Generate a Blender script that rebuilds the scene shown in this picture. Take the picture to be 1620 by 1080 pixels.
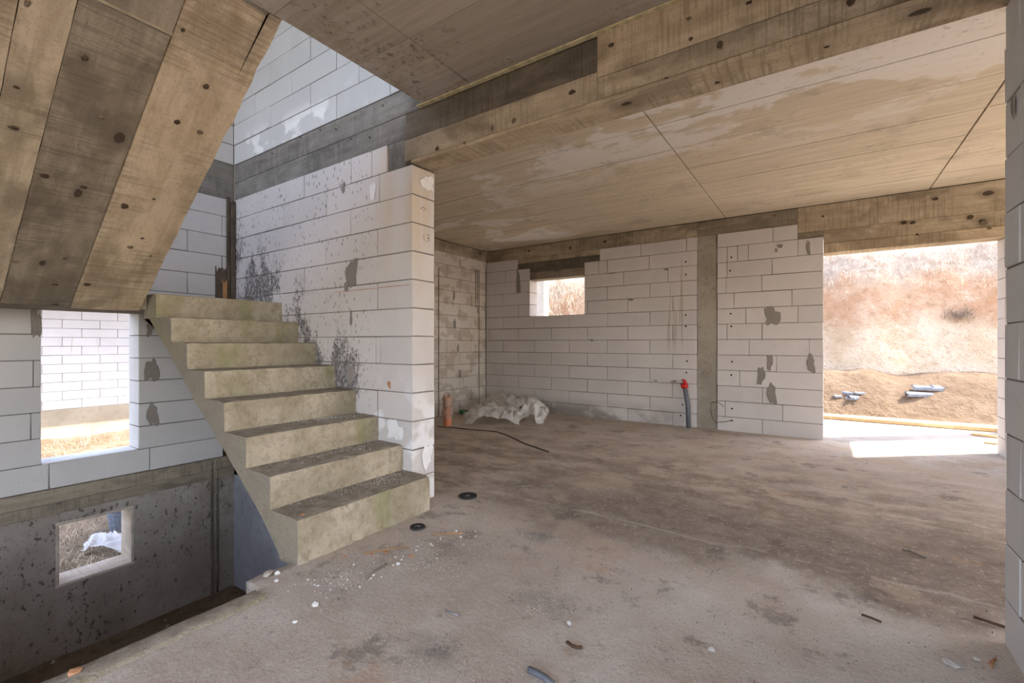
import bpy, bmesh, math, random
from mathutils import Vector, Matrix, noise as mnoise

# ------------------------------------------------------------------ clear
for o in list(bpy.data.objects):
    bpy.data.objects.remove(o, do_unlink=True)
scene = bpy.context.scene
COL = scene.collection
random.seed(7)

# ------------------------------------------------------------------ camera
F, CX, CY, YAW, H = 722.0, 810.0, 543.0, math.radians(34.2), 1.13
cam_d = bpy.data.cameras.new('camera')
cam = bpy.data.objects.new('camera', cam_d)
COL.objects.link(cam)
cam.location = (0, 0, H)
cam.rotation_euler = (math.pi / 2, 0, YAW)
cam_d.sensor_width = 36.0
cam_d.lens = 36.0 * F / 1620.0
cam_d.shift_y = (CY - 540.0) / 1620.0
cam_d.clip_start = 0.02
cam_d.clip_end = 300
scene.camera = cam

# ------------------------------------------------------------------ sky, sun, exposure
SUN_AZ = Vector((0.76, 0.65, 0)).normalized()
SUN_EL = math.radians(48.6)
world = bpy.data.worlds.new('sky')
scene.world = world
world.use_nodes = True
wn = world.node_tree
wn.nodes.clear()
w_out = wn.nodes.new('ShaderNodeOutputWorld')
w_bg = wn.nodes.new('ShaderNodeBackground')
w_sky = wn.nodes.new('ShaderNodeTexSky')
w_sky.sky_type = 'NISHITA'
w_sky.sun_disc = False
w_sky.sun_elevation = SUN_EL
w_sky.sun_rotation = math.atan2(SUN_AZ.x, SUN_AZ.y)
w_sky.air_density = 1.0
w_sky.dust_density = 1.2
w_sky.ozone_density = 0.6
w_bg.inputs['Strength'].default_value = 0.52
w_hs = wn.nodes.new('ShaderNodeHueSaturation')       # thin high haze: a paler blue
w_hs.inputs['Saturation'].default_value = 0.72
wn.links.new(w_sky.outputs[0], w_hs.inputs['Color'])
w_tint = wn.nodes.new('ShaderNodeMix'); w_tint.data_type = 'RGBA'; w_tint.blend_type = 'MULTIPLY'
w_tint.inputs[0].default_value = 1.0
w_tint.inputs[7].default_value = (1.06, 0.99, 0.99, 1.0)
wn.links.new(w_hs.outputs[0], w_tint.inputs[6])
wn.links.new(w_tint.outputs[2], w_bg.inputs[0])
wn.links.new(w_bg.outputs[0], w_out.inputs[0])

sun_d = bpy.data.lights.new('sun', 'SUN')
sun_d.energy = 8.0
sun_d.angle = math.radians(0.6)
sun_d.color = (1.0, 0.90, 0.76)
sun = bpy.data.objects.new('sun', sun_d)
COL.objects.link(sun)
sd = Vector((SUN_AZ.x * math.cos(SUN_EL), SUN_AZ.y * math.cos(SUN_EL), math.sin(SUN_EL)))
sun.location = sd * 30
sun.rotation_euler = (-sd).to_track_quat('-Z', 'Y').to_euler()

vs = scene.view_settings
scene.display_settings.display_device = 'sRGB'
vs.view_transform = 'Standard'
vs.look = 'None'
vs.gamma = 1.0
vs.use_curve_mapping = False
vs.exposure = 1.36

# ------------------------------------------------------------------ pixel helpers (photo 1620x1080)
FW = Vector((-math.sin(YAW), math.cos(YAW), 0))
RT = Vector((math.cos(YAW), math.sin(YAW), 0))
def ray(x, y): return FW + RT * ((x - CX) / F) + Vector((0, 0, (CY - y) / F))
EYE = Vector((0, 0, H))
def onz(x, y, z=0.0): d = ray(x, y); return EYE + d * ((z - H) / d.z)
def onx(x, y, X): d = ray(x, y); return EYE + d * (X / d.x)
def ony(x, y, Y): d = ray(x, y); return EYE + d * (Y / d.y)

# ------------------------------------------------------------------ key planes (metres)
XL, YS, YF, XR = -4.95, 2.25, 6.46, 0.57
ZC, ZB, ZS = 2.76, 2.40, 2.94          # ceiling, beam soffit, slab top
YSB = YS + 0.22                        # back of stair wall / beam
XE = -2.37                             # free end of the stair wall
YBK = -2.8                             # open rear side of the house

# ------------------------------------------------------------------ node helpers
class NT:
    def __init__(s, name):
        s.m = bpy.data.materials.new(name)
        s.m.use_nodes = True
        s.t = s.m.node_tree
        s.t.nodes.clear()
        s.out = s.n('ShaderNodeOutputMaterial')
        s.b = s.n('ShaderNodeBsdfPrincipled')
        s.t.links.new(s.b.outputs[0], s.out.inputs[0])
        s.b.inputs['Roughness'].default_value = 0.9
        s.b.inputs['Specular IOR Level'].default_value = 0.06
    def n(s, k): return s.t.nodes.new(k)
    def l(s, a, b):
        if isinstance(a, (int, float)): b.default_value = a
        elif isinstance(a, (tuple, list)): b.default_value = (*a, 1.0) if (len(a) == 3 and b.type == 'RGBA') else a
        else: s.t.links.new(a, b)
    def pos(s): return s.n('ShaderNodeNewGeometry').outputs['Position']
    def normal(s): return s.n('ShaderNodeNewGeometry').outputs['True Normal']
    def obj(s, rnd=True):
        o = s.n('ShaderNodeTexCoord').outputs['Object']
        if not rnd: return o
        r = s.n('ShaderNodeObjectInfo').outputs['Random']
        a = s.n('ShaderNodeVectorMath'); a.operation = 'ADD'
        c = s.n('ShaderNodeCombineXYZ')
        s.l(s.math('MULTIPLY', r, 37.0), c.inputs[0]); s.l(s.math('MULTIPLY', r, 91.0), c.inputs[1]); s.l(s.math('MULTIPLY', r, 53.0), c.inputs[2])
        s.l(o, a.inputs[0]); s.l(c.outputs[0], a.inputs[1])
        return a.outputs[0]
    def rand(s): return s.n('ShaderNodeObjectInfo').outputs['Random']
    def sep(s, v):
        q = s.n('ShaderNodeSeparateXYZ'); s.l(v, q.inputs[0]); return q.outputs
    def scale(s, v, sc):
        a = s.n('ShaderNodeVectorMath'); a.operation = 'MULTIPLY'; s.l(v, a.inputs[0]); a.inputs[1].default_value = sc; return a.outputs[0]
    def math(s, op, a, b=0.0, c=None, clamp=False):
        q = s.n('ShaderNodeMath'); q.operation = op; q.use_clamp = clamp
        s.l(a, q.inputs[0]); s.l(b, q.inputs[1])
        if c is not None: s.l(c, q.inputs[2])
        return q.outputs[0]
    def noise(s, v, sc, det=4, rough=0.55, dist=0.0):
        q = s.n('ShaderNodeTexNoise'); s.l(v, q.inputs['Vector']); q.inputs['Scale'].default_value = sc
        q.inputs['Detail'].default_value = det; q.inputs['Roughness'].default_value = rough; q.inputs['Distortion'].default_value = dist
        return q.outputs[0]
    def voro(s, v, sc, feat='F1', out='Distance'):
        q = s.n('ShaderNodeTexVoronoi'); q.feature = feat; s.l(v, q.inputs['Vector']); q.inputs['Scale'].default_value = sc
        return q.outputs[out]
    def wave(s, v, sc, axis='X', dist=2.0, det=2):
        q = s.n('ShaderNodeTexWave'); q.bands_direction = axis; s.l(v, q.inputs['Vector']); q.inputs['Scale'].default_value = sc
        q.inputs['Distortion'].default_value = dist; q.inputs['Detail'].default_value = det
        return q.outputs['Fac']
    def ramp(s, f, a, b, lo=0.0, hi=1.0):
        q = s.n('ShaderNodeMapRange'); q.interpolation_type = 'SMOOTHSTEP'
        s.l(f, q.inputs[0]); q.inputs[1].default_value = a; q.inputs[2].default_value = b
        q.inputs[3].default_value = lo; q.inputs[4].default_value = hi
        return q.outputs[0]
    def mix(s, f, a, b, mode='MIX'):
        q = s.n('ShaderNodeMix'); q.data_type = 'RGBA'; q.blend_type = mode
        s.l(f, q.inputs[0]); s.l(a, q.inputs[6]); s.l(b, q.inputs[7])
        return q.outputs[2]
    def col(s, c): s.l(c, s.b.inputs['Base Color'])
    def bump(s, h, strength=0.3, dist=0.01, prev=None):
        q = s.n('ShaderNodeBump'); q.inputs['Strength'].default_value = strength; q.inputs['Distance'].default_value = dist
        s.l(h, q.inputs['Height'])
        if prev is not None: s.l(prev, q.inputs['Normal'])
        s.l(q.outputs[0], s.b.inputs['Normal'])
        return q.outputs[0]
    def mul(s, a, b): return s.math('MULTIPLY', a, b)

def mat_plain(name, c, rough=0.8, metal=0.0, var=0.25, sc=25.0):
    t = NT(name)
    t.b.inputs['Specular IOR Level'].default_value = 0.4 if rough < 0.6 else 0.06
    n = t.noise(t.obj(), sc, 4)
    t.col(t.mix(t.ramp(n, 0.3, 0.7), tuple(x * (1 - var) for x in c), tuple(min(1, x * (1 + var * 0.6)) for x in c)))
    t.b.inputs['Roughness'].default_value = rough
    t.b.inputs['Metallic'].default_value = metal
    t.bump(n, 0.25, 0.004)
    return t.m

# ------------------------------------------------------------------ materials
def mat_block(name, base=(0.61, 0.57, 0.545), kind=''):
    t = NT(name)
    P = t.pos(); O = t.obj(); L = t.obj(False)
    x, y, z = t.sep(P)
    big = t.noise(P, 1.3, 3)
    med = t.noise(O, 9, 5)
    c = t.mix(t.ramp(big, 0.3, 0.72), tuple(v * 0.88 for v in base), base)
    c = t.mix(t.ramp(med, 0.35, 0.75, 0, 0.35), c, tuple(v * 0.82 for v in base))
    c = t.mix(t.math('MULTIPLY', t.rand(), 0.45), c, (base[0] * 1.06, base[1] * 1.06, base[2] * 1.06))
    # scattered pin holes and small scuffs
    sp = t.voro(t.scale(P, (1, 1, 0.6)), 26)
    spm = t.mul(t.ramp(sp, 0.10, 0.03), t.ramp(t.noise(P, 2.1, 2), 0.52, 0.62))
    c = t.mix(t.mul(spm, 0.75), c, (0.10, 0.085, 0.07))
    # drips / runs of cement water
    run = t.noise(t.scale(P, (9, 9, 0.7)), 1.0, 3)
    runm = t.mul(t.ramp(run, 0.63, 0.72), t.ramp(t.noise(P, 0.9, 1), 0.5, 0.65))
    c = t.mix(t.mul(runm, 0.45), c, (0.36, 0.30, 0.23))
    if kind == 'stair':
        # tar and mould splashes that follow the line of the steps
        h = t.math('SUBTRACT', z, t.math('ADD', t.math('MULTIPLY', t.math('SUBTRACT', -2.204, x), 0.69), 0.30))
        left = t.ramp(x, -2.55, -3.05)
        near = t.mul(t.ramp(h, 0.80, -0.05), left)
        spl = t.noise(t.scale(P, (1.0, 1.0, 0.6)), 62, 5, 0.8)
        clump = t.noise(t.scale(P, (1.6, 1.6, 0.9)), 2.6, 3)
        thr = t.math('SUBTRACT', 0.78, t.math('MULTIPLY', t.mul(near, t.ramp(clump, 0.33, 0.56)), 0.37))
        m1 = t.ramp(t.math('SUBTRACT', spl, thr), -0.03, 0.10)
        c = t.mix(t.mul(m1, 0.85), c, (0.075, 0.07, 0.068))
        # general dark spatter over the middle of the wall
        dv = t.voro(t.scale(P, (1.0, 1.0, 0.45)), 30)
        mid = t.mul(t.ramp(x, -2.65, -2.95), t.ramp(t.noise(P, 1.9, 3), 0.36, 0.52))
        m2 = t.mul(t.ramp(t.math('ADD', dv, t.math('MULTIPLY', t.noise(P, 6, 2), 0.25)), 0.38, 0.26), mid)
        c = t.mix(t.mul(m2, 0.7), c, (0.14, 0.12, 0.10))
        # tan water marks at the free end, pale lime bloom low down
        tan = t.mul(t.ramp(x, -2.9, -2.45), t.mul(t.ramp(t.noise(t.scale(P, (5, 5, 0.5)), 1.0, 3), 0.42, 0.62), t.ramp(z, 1.2, 2.2)))
        c = t.mix(t.mul(tan, 0.6), c, (0.55, 0.44, 0.30))
        lime = t.mul(t.ramp(z, 1.0, 0.5), t.ramp(t.noise(P, 3.5, 3, 0.5), 0.50, 0.58))
        c = t.mix(t.mul(lime, 0.7), c, (0.80, 0.80, 0.82))
    if kind == 'far':
        damp = t.mul(t.ramp(z, 0.32, 0.06), t.mul(t.ramp(x, -1.4, -2.0), t.ramp(t.noise(t.scale(P, (0.9, 1, 1.6)), 2.2, 4), 0.32, 0.56)))
        c = t.mix(t.mul(damp, 0.85), c, (0.23, 0.20, 0.18))
        drip = t.mul(t.mul(t.ramp(x, -1.95, -1.75), t.ramp(x, -1.36, -1.5)), t.mul(t.ramp(t.noise(t.scale(P, (22, 1, 0.8)), 1.0, 2), 0.56, 0.62), t.ramp(z, 0.9, 1.3)))
        c = t.mix(t.mul(drip, 0.75), c, (0.40, 0.35, 0.28))
    if kind == 'smear':
        sm = t.noise(t.scale(P, (1, 1.6, 2.3)), 2.2, 3, 0.5)
        c = t.mix(t.mul(t.ramp(sm, 0.50, 0.56), 0.8), c, (0.47, 0.41, 0.34))
    if kind == 'lime':
        sm = t.noise(t.scale(P, (1, 1, 1.3)), 2.8, 3, 0.5)
        c = t.mix(t.mul(t.mul(t.ramp(sm, 0.52, 0.58), t.ramp(z, 3.25, 3.05)), 0.7), c, (0.86, 0.86, 0.86))
    t.col(c)
    t.b.inputs['Roughness'].default_value = 0.95
    comb = t.wave(L, 17.0, 'X', 0.6, 1)
    b1 = t.bump(comb, 0.12, 0.002)
    b2 = t.bump(t.noise(O, 60, 3), 0.25, 0.004, b1)
    t.bump(med, 0.25, 0.01, b2)
    return t.m

def mat_board(name, c1, c2, dark=(0.13, 0.105, 0.075), blotch=0.5, knots=True, pale=0.0):
    """board-marked concrete / rough timber; local X runs along the board"""
    t = NT(name)
    O = t.obj()
    grain = t.noise(t.scale(O, (1.6, 22, 22)), 1.0, 6, 0.65, 0.4)
    mott = t.noise(t.scale(O, (1.0, 1.5, 1.5)), 4.5, 6, 0.68, 0.3)
    c = t.mix(t.ramp(grain, 0.36, 0.64), t.mix(0.35, c2, c1), c1)
    c = t.mix(t.ramp(mott, 0.42, 0.66, 0, 0.7), c, c2)
    blo = t.noise(t.scale(O, (1.0, 1.6, 1.6)), 1.7, 5, 0.6, 0.4)
    c = t.mix(t.ramp(blo, 0.50, 0.64, 0, blotch), c, dark)
    wide = t.noise(t.scale(O, (0.8, 2.6, 2.6)), 2.4, 4, 0.6, 0.5)
    c = t.mix(t.ramp(wide, 0.52, 0.68, 0, 0.4), c, (min(1, c1[0] * 1.25), c1[1] * 1.25, c1[2] * 1.22))
    if pale:
        c = t.mix(t.ramp(t.noise(O, 2.3, 4, 0.6), 0.55, 0.62, 0, pale), c, (0.72, 0.68, 0.62))
    sawv = t.scale(O, (1, 0.25, 0.25))
    saw = t.noise(t.scale(O, (75, 3, 3)), 1.0, 3, 0.6, 0.2)
    sawm = t.mul(t.ramp(saw, 0.47, 0.60), t.ramp(t.noise(O, 1.5, 3), 0.42, 0.55))
    c = t.mix(t.mul(sawm, 0.42), c, dark)
    fine = t.noise(O, 75, 4, 0.75)
    c = t.mix(t.ramp(fine, 0.50, 0.72, 0, 0.45), c, dark)
    pit = t.voro(O, 32)
    c = t.mix(t.mul(t.ramp(pit, 0.12, 0.05), t.ramp(t.noise(O, 3, 2), 0.5, 0.62)), c, tuple(v * 0.6 for v in dark))
    if knots:
        q = t.n('ShaderNodeTexVoronoi'); q.feature = 'F1'
        t.l(t.scale(O, (3.4, 6.0, 6.0)), q.inputs['Vector']); q.inputs['Scale'].default_value = 1.0
        d = t.math('ADD', q.outputs['Distance'], t.math('MULTIPLY', t.math('SUBTRACT', mott, 0.5), 0.26)); keep = t.sep(q.outputs['Color'])[0]
        kk = t.ramp(keep, 0.40, 0.41)
        k = t.mul(t.ramp(d, 0.14, 0.09), kk)
        halo = t.mul(t.ramp(d, 0.42, 0.14), kk)
        ringw = t.math('SINE', t.math('MULTIPLY', d, 90.0))
        c = t.mix(t.mul(halo, 0.40), c, tuple(v * 1.1 for v in dark))
        c = t.mix(t.mul(t.mul(halo, t.ramp(ringw, 0.0, 0.9)), 0.25), c, dark)
        c = t.mix(t.mul(k, 0.88), c, (0.055, 0.040, 0.028))
    t.col(c)
    b = t.bump(grain, 0.45, 0.008)
    b = t.bump(saw, 0.25, 0.004, b)
    b = t.bump(mott, 0.35, 0.012, b)
    t.bump(fine, 0.4, 0.004, b)
    return t.m

def mat_stair():
    t = NT('weathered_step_concrete')
    P = t.pos(); nz = t.math('ABSOLUTE', t.sep(t.normal())[2])
    a = t.noise(P, 3.0, 5, 0.6); b = t.noise(P, 14, 5, 0.65); g = t.noise(P, 60, 4, 0.7)
    c = t.mix(t.ramp(a, 0.3, 0.7), (0.32, 0.27, 0.185), (0.48, 0.415, 0.315))
    c = t.mix(t.ramp(b, 0.45, 0.72, 0, 0.6), c, (0.225, 0.19, 0.125))
    agg = t.noise(P, 34, 5, 0.75)
    c = t.mix(t.ramp(agg, 0.50, 0.70, 0, 0.45), c, (0.16, 0.135, 0.09))
    c = t.mix(t.ramp(t.noise(P, 23, 4, 0.7), 0.60, 0.72, 0, 0.3), c, (0.48, 0.43, 0.34))
    sidef = t.math('ABSOLUTE', t.sep(t.normal())[1])
    moss = t.noise(t.scale(P, (3, 3, 0.8)), 1.4, 3)
    c = t.mix(t.ramp(moss, 0.54, 0.68, 0, 0.55), c, (0.25, 0.24, 0.11))
    c = t.mix(t.ramp(t.voro(P, 45), 0.12, 0.04, 0, 0.5), c, (0.10, 0.085, 0.06))
    c = t.mix(t.ramp(t.noise(P, 7, 4), 0.60, 0.74, 0, 0.35), c, (0.50, 0.45, 0.35))
    c = t.mix(t.mul(t.ramp(sidef, 0.6, 0.9), t.ramp(a, 0.3, 0.6, 0.25, 0.8)), c, (0.25, 0.215, 0.165))
    # settled dust and grit on the treads
    up = t.ramp(nz, 0.6, 0.95)
    dust = t.mix(t.ramp(b, 0.35, 0.65), (0.22, 0.185, 0.145), (0.36, 0.31, 0.25))
    c = t.mix(t.mul(up, 0.85), c, dust)
    t.col(c)
    q = t.bump(g, 0.6, 0.01)
    q = t.bump(agg, 0.6, 0.012, q)
    t.bump(b, 0.6, 0.02, q)
    return t.m

def mat_floor():
    t = NT('dusty_concrete_floor')
    P = t.pos(); x, y, z = t.sep(P)
    wob = t.noise(P, 1.1, 4, 0.6)
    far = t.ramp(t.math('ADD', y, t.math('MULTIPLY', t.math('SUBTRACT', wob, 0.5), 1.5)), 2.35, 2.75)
    n1 = t.noise(P, 2.2, 6, 0.65); n2 = t.noise(P, 8, 6, 0.7); n3 = t.noise(P, 45, 4, 0.7)
    near_c = t.mix(t.ramp(n1, 0.32, 0.68), (0.46, 0.385, 0.315), (0.57, 0.505, 0.435))
    grey = t.mul(t.ramp(x, -1.2, -0.3), t.ramp(t.noise(P, 1.3, 3), 0.35, 0.6))
    near_c = t.mix(t.mul(grey, 0.8), near_c, (0.68, 0.64, 0.595))
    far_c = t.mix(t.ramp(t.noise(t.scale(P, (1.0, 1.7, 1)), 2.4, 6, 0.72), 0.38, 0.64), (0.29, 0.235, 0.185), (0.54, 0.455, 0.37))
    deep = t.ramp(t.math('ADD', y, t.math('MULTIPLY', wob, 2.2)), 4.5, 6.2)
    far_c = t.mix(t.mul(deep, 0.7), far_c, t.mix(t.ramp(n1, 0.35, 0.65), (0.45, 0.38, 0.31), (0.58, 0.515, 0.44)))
    # paler, patchy floor towards the garden opening
    thr_ = t.ramp(y, 6.42, 6.50)
    pale = t.mul(t.ramp(y, 4.9, 6.2), t.mul(t.ramp(x, -1.3, 0.2), t.ramp(n1, 0.40, 0.58)))
    far_c = t.mix(t.mul(pale, 0.75), far_c, (0.50, 0.475, 0.44))
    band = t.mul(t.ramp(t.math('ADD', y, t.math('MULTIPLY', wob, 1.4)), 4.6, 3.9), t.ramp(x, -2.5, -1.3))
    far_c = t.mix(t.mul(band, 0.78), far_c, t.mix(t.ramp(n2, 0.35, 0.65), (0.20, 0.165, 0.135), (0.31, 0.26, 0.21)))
    far_c = t.mix(thr_, far_c, (0.37, 0.355, 0.33))
    c = t.mix(far, near_c, far_c)
    # dirt islands
    d = t.ramp(t.noise(P, 3.1, 6, 0.72), 0.56, 0.64)
    c = t.mix(t.mul(d, 0.55), c, (0.17, 0.145, 0.125))
    d2 = t.ramp(n2, 0.58, 0.68)
    c = t.mix(t.mul(d2, 0.35), c, (0.20, 0.165, 0.135))
    rust = t.mul(t.ramp(t.noise(P, 1.7, 5, 0.7), 0.60, 0.68), 0.5)
    c = t.mix(rust, c, (0.44, 0.29, 0.18))
    sand = t.ramp(t.noise(P, 1.05, 3, 0.5), 0.58, 0.62, 0, 0.5)
    c = t.mix(sand, c, (0.52, 0.42, 0.32))
    gr = t.noise(P, 95, 4, 0.75)
    c = t.mix(t.ramp(gr, 0.50, 0.70, 0, 0.42), c, (0.19, 0.165, 0.135))
    c = t.mix(t.ramp(t.noise(P, 30, 5, 0.75), 0.54, 0.68, 0, 0.55), c, (0.64, 0.59, 0.53))
    # grit specks
    v = t.voro(P, 55)
    c = t.mix(t.mul(t.ramp(v, 0.16, 0.08), 0.5), c, (0.13, 0.115, 0.10))
    v2 = t.voro(t.scale(P, (1.13, 0.93, 1)), 37)
    c = t.mix(t.mul(t.ramp(v2, 0.09, 0.05), 0.7), c, (0.75, 0.72, 0.67))
    # construction joint scratched along the beam line
    jl = t.math('ABSOLUTE', t.math('SUBTRACT', y, t.math('ADD', 2.80, t.math('MULTIPLY', t.math('SUBTRACT', t.noise(P, 2.5, 2), 0.5), 0.22))))
    jm = t.mul(t.ramp(jl, 0.022, 0.004), t.ramp(t.noise(P, 4, 3), 0.42, 0.55))
    c = t.mix(t.mul(jm, 0.4), c, (0.55, 0.51, 0.46))
    t.col(c)
    b = t.bump(n3, 0.6, 0.008)
    b = t.bump(gr, 0.4, 0.004, b)
    b = t.bump(n2, 0.45, 0.014, b)
    t.bump(n1, 0.25, 0.03, b)
    return t.m

def mat_panel(name, c1, c2, white=0.8, dark=0.4):
    """plywood-cast ceiling panel, faint grain along X, lime bloom"""
    t = NT(name)
    P = t.pos()
    x, y, z = t.sep(P)
    g = t.noise(t.scale(P, (1.2, 14, 1)), 1.6, 5, 0.6)
    c = t.mix(t.ramp(g, 0.3, 0.72), c2, c1)
    c = t.mix(t.mul(t.rand(), 0.3), c, c2)
    w = t.noise(t.scale(P, (0.75, 1.25, 1)), 1.15, 6, 0.62, 0.3)
    wm = t.ramp(w, 0.505, 0.55)
    zone = t.math('MAXIMUM', t.ramp(y, 4.7, 3.4), t.ramp(x, -2.6, -3.3)) if white > 0.5 else 1.0
    c = t.mix(t.mul(t.mul(wm, zone), white), c, (0.80, 0.75, 0.70))
    s = t.noise(P, 2.4, 5, 0.65)
    c = t.mix(t.mul(t.ramp(s, 0.55, 0.68), dark), c, (0.27, 0.225, 0.165))
    f = t.noise(t.scale(P, (3, 40, 1)), 2.0, 3, 0.6)
    c = t.mix(t.mul(t.ramp(f, 0.60, 0.72), 0.25 if white > 0.5 else 0.06), c, (0.33, 0.27, 0.20))
    hc = t.noise(P, 26, 5, 0.7)
    c = t.mix(t.mul(t.mul(t.ramp(hc, 0.55, 0.62), t.ramp(t.noise(P, 2.0, 4, 0.6), 0.52, 0.62)), dark), c, (0.13, 0.105, 0.08))
    v = t.voro(P, 17)
    c = t.mix(t.mul(t.ramp(v, 0.07, 0.03), 0.6), c, (0.16, 0.13, 0.10))
    t.col(c)
    t.bump(g, 0.15, 0.004)
    return t.m

def mat_concrete(name, c1, c2, spots=0.0, spot_c=(0.07, 0.055, 0.045)):
    t = NT(name)
    P = t.pos()
    a = t.noise(P, 1.8, 5, 0.6); b = t.noise(P, 11, 5, 0.65)
    c = t.mix(t.ramp(a, 0.3, 0.7), c1, c2)
    c = t.mix(t.ramp(b, 0.5, 0.75, 0, 0.4), c, tuple(v * 0.6 for v in c1))
    if spots:
        s = t.noise(t.scale(P, (1, 1.5, 0.9)), 17, 4, 0.65)
        cl = t.noise(P, 1.4, 2)
        c = t.mix(t.mul(t.ramp(t.math('ADD', s, t.math('MULTIPLY', cl, 0.25)), 0.71, 0.79), spots), c, spot_c)
        v = t.voro(t.scale(P, (1, 1.3, 0.8)), 30)
        c = t.mix(t.mul(t.ramp(v, 0.2, 0.1), spots * 0.7), c, spot_c)
    t.col(c)
    q = t.bump(b, 0.4, 0.008)
    t.bump(t.noise(P, 55, 3), 0.3, 0.004, q)
    return t.m

def mat_soil(name, cols, sc=1.0, streak=(1, 1, 1)):
    t = NT(name)
    P = t.scale(t.pos(), streak)
    a = t.noise(P, 0.8 * sc, 6, 0.65); b = t.noise(P, 4.5 * sc, 6, 0.7); g = t.noise(P, 26, 4, 0.7)
    c = t.mix(t.ramp(a, 0.35, 0.65), cols[0], cols[1])
    c = t.mix(t.ramp(b, 0.45, 0.7, 0, 0.75), c, cols[2])
    c = t.mix(t.ramp(g, 0.55, 0.75, 0, 0.5), c, tuple(v * 0.55 for v in cols[1]))
    t.col(c)
    q = t.bump(g, 0.5, 0.02)
    t.bump(b, 0.6, 0.08, q)
    return t.m

def mat_bank():
    t = NT('cut_earth_bank')
    P = t.pos(); x, y, z = t.sep(P)
    wob = t.math('ADD', z, t.math('MULTIPLY', t.math('SUBTRACT', t.noise(P, 1.1, 5, 0.65), 0.5), 1.3))
    a = t.noise(P, 1.6, 6, 0.7); b = t.noise(P, 6, 6, 0.7); g = t.noise(P, 24, 4, 0.7)
    tan = t.mix(t.ramp(a, 0.35, 0.65), (0.56, 0.43, 0.29), (0.70, 0.59, 0.45))
    red = t.mix(t.ramp(a, 0.35, 0.65), (0.44, 0.25, 0.14), (0.56, 0.39, 0.26))
    top = t.mix(t.ramp(b, 0.35, 0.65), (0.36, 0.28, 0.21), (0.54, 0.45, 0.37))
    c = t.mix(t.ramp(wob, 1.25, 1.75), tan, red)
    c = t.mix(t.ramp(wob, 2.15, 2.6), c, top)
    c = t.mix(t.ramp(b, 0.52, 0.72, 0, 0.5), c, (0.28, 0.18, 0.10))
    c = t.mix(t.ramp(t.noise(P, 3.2, 5, 0.7), 0.56, 0.66, 0, 0.45), c, (0.62, 0.50, 0.37))
    c = t.mix(t.ramp(g, 0.58, 0.78, 0, 0.5), c, (0.19, 0.13, 0.08))
    t.col(c)
    q = t.bump(g, 0.6, 0.03)
    t.bump(b, 0.7, 0.10, q)
    return t.m

def mat_sheet(name, c=(0.62, 0.60, 0.57), alpha=0.72):
    t = NT(name)
    t.t.nodes.remove(t.b)
    d = t.n('ShaderNodeBsdfPrincipled'); d.inputs['Base Color'].default_value = (*c, 1); d.inputs['Roughness'].default_value = 0.35
    tr = t.n('ShaderNodeBsdfTranslucent'); tr.inputs[0].default_value = (*c, 1)
    tp = t.n('ShaderNodeBsdfTransparent')
    m1 = t.n('ShaderNodeMixShader'); m1.inputs[0].default_value = 0.35
    t.l(d.outputs[0], m1.inputs[1]); t.l(tr.outputs[0], m1.inputs[2])
    m2 = t.n('ShaderNodeMixShader')
    n = t.noise(t.obj(), 9, 3)
    t.l(t.ramp(n, 0.35, 0.65, alpha - 0.15, min(1, alpha + 0.2)), m2.inputs[0])
    t.l(tp.outputs[0], m2.inputs[1]); t.l(m1.outputs[0], m2.inputs[2])
    t.l(m2.outputs[0], t.out.inputs[0])
    return t.m

M = {}
M['blk_stair'] = mat_block('aerated_block_spattered', kind='stair')
M['blk_far'] = mat_block('aerated_block_far', (0.64, 0.595, 0.57), kind='far')
M['blk_smear'] = mat_block('aerated_block_smeared', (0.66, 0.60, 0.54), kind='smear')
M['blk_left'] = mat_block('aerated_block_left', (0.56, 0.54, 0.525))
M['blk_right'] = mat_block('aerated_block_right', (0.70, 0.69, 0.68))
M['blk_up'] = mat_block('aerated_block_upper', (0.56, 0.555, 0.56), kind='lime')
M['blk_out'] = mat_block('aerated_block_outdoors', (0.56, 0.56, 0.575))
M['mortar'] = mat_concrete('dark_mortar', (0.13, 0.115, 0.10), (0.20, 0.18, 0.155))
M['mortar_wet'] = mat_concrete('grey_filler_mortar', (0.23, 0.205, 0.18), (0.30, 0.27, 0.24))
M['lime_patch'] = mat_concrete('white_filler', (0.72, 0.70, 0.69), (0.80, 0.79, 0.78))
M['b_tan'] = mat_board('board_cast_tan', (0.49, 0.405, 0.295), (0.35, 0.28, 0.195), (0.16, 0.13, 0.09), 0.6)
M['b_warm'] = mat_board('board_cast_warm', (0.56, 0.455, 0.325), (0.41, 0.32, 0.21), (0.19, 0.145, 0.095), 0.5)
M['b_grey'] = mat_board('board_cast_grey', (0.33, 0.28, 0.21), (0.22, 0.18, 0.13), (0.12, 0.10, 0.075), 0.6)
M['b_dark'] = mat_board('board_cast_dark', (0.19, 0.16, 0.125), (0.12, 0.10, 0.075), (0.065, 0.055, 0.04), 0.5, knots=False)
M['b_band'] = mat_board('board_cast_band', (0.27, 0.25, 0.225), (0.18, 0.165, 0.145), (0.095, 0.088, 0.078), 0.55, knots=False)
M['stair'] = mat_stair()
M['floor'] = mat_floor()
M['panel'] = mat_panel('cast_ceiling_panel', (0.70, 0.60, 0.455), (0.57, 0.48, 0.355), 0.8, 0.3)
M['panel_hall'] = mat_panel('cast_ceiling_panel_grey', (0.44, 0.38, 0.31), (0.34, 0.29, 0.23), 0.12, 0.75)
M['ceil_joint'] = mat_concrete('ceiling_joint_fin', (0.16, 0.12, 0.07), (0.24, 0.19, 0.11))
M['slab'] = mat_concrete('slab_concrete', (0.33, 0.29, 0.24), (0.43, 0.38, 0.32))
M['column'] = mat_concrete('column_concrete', (0.30, 0.265, 0.215), (0.42, 0.38, 0.32), 0.25)
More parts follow.
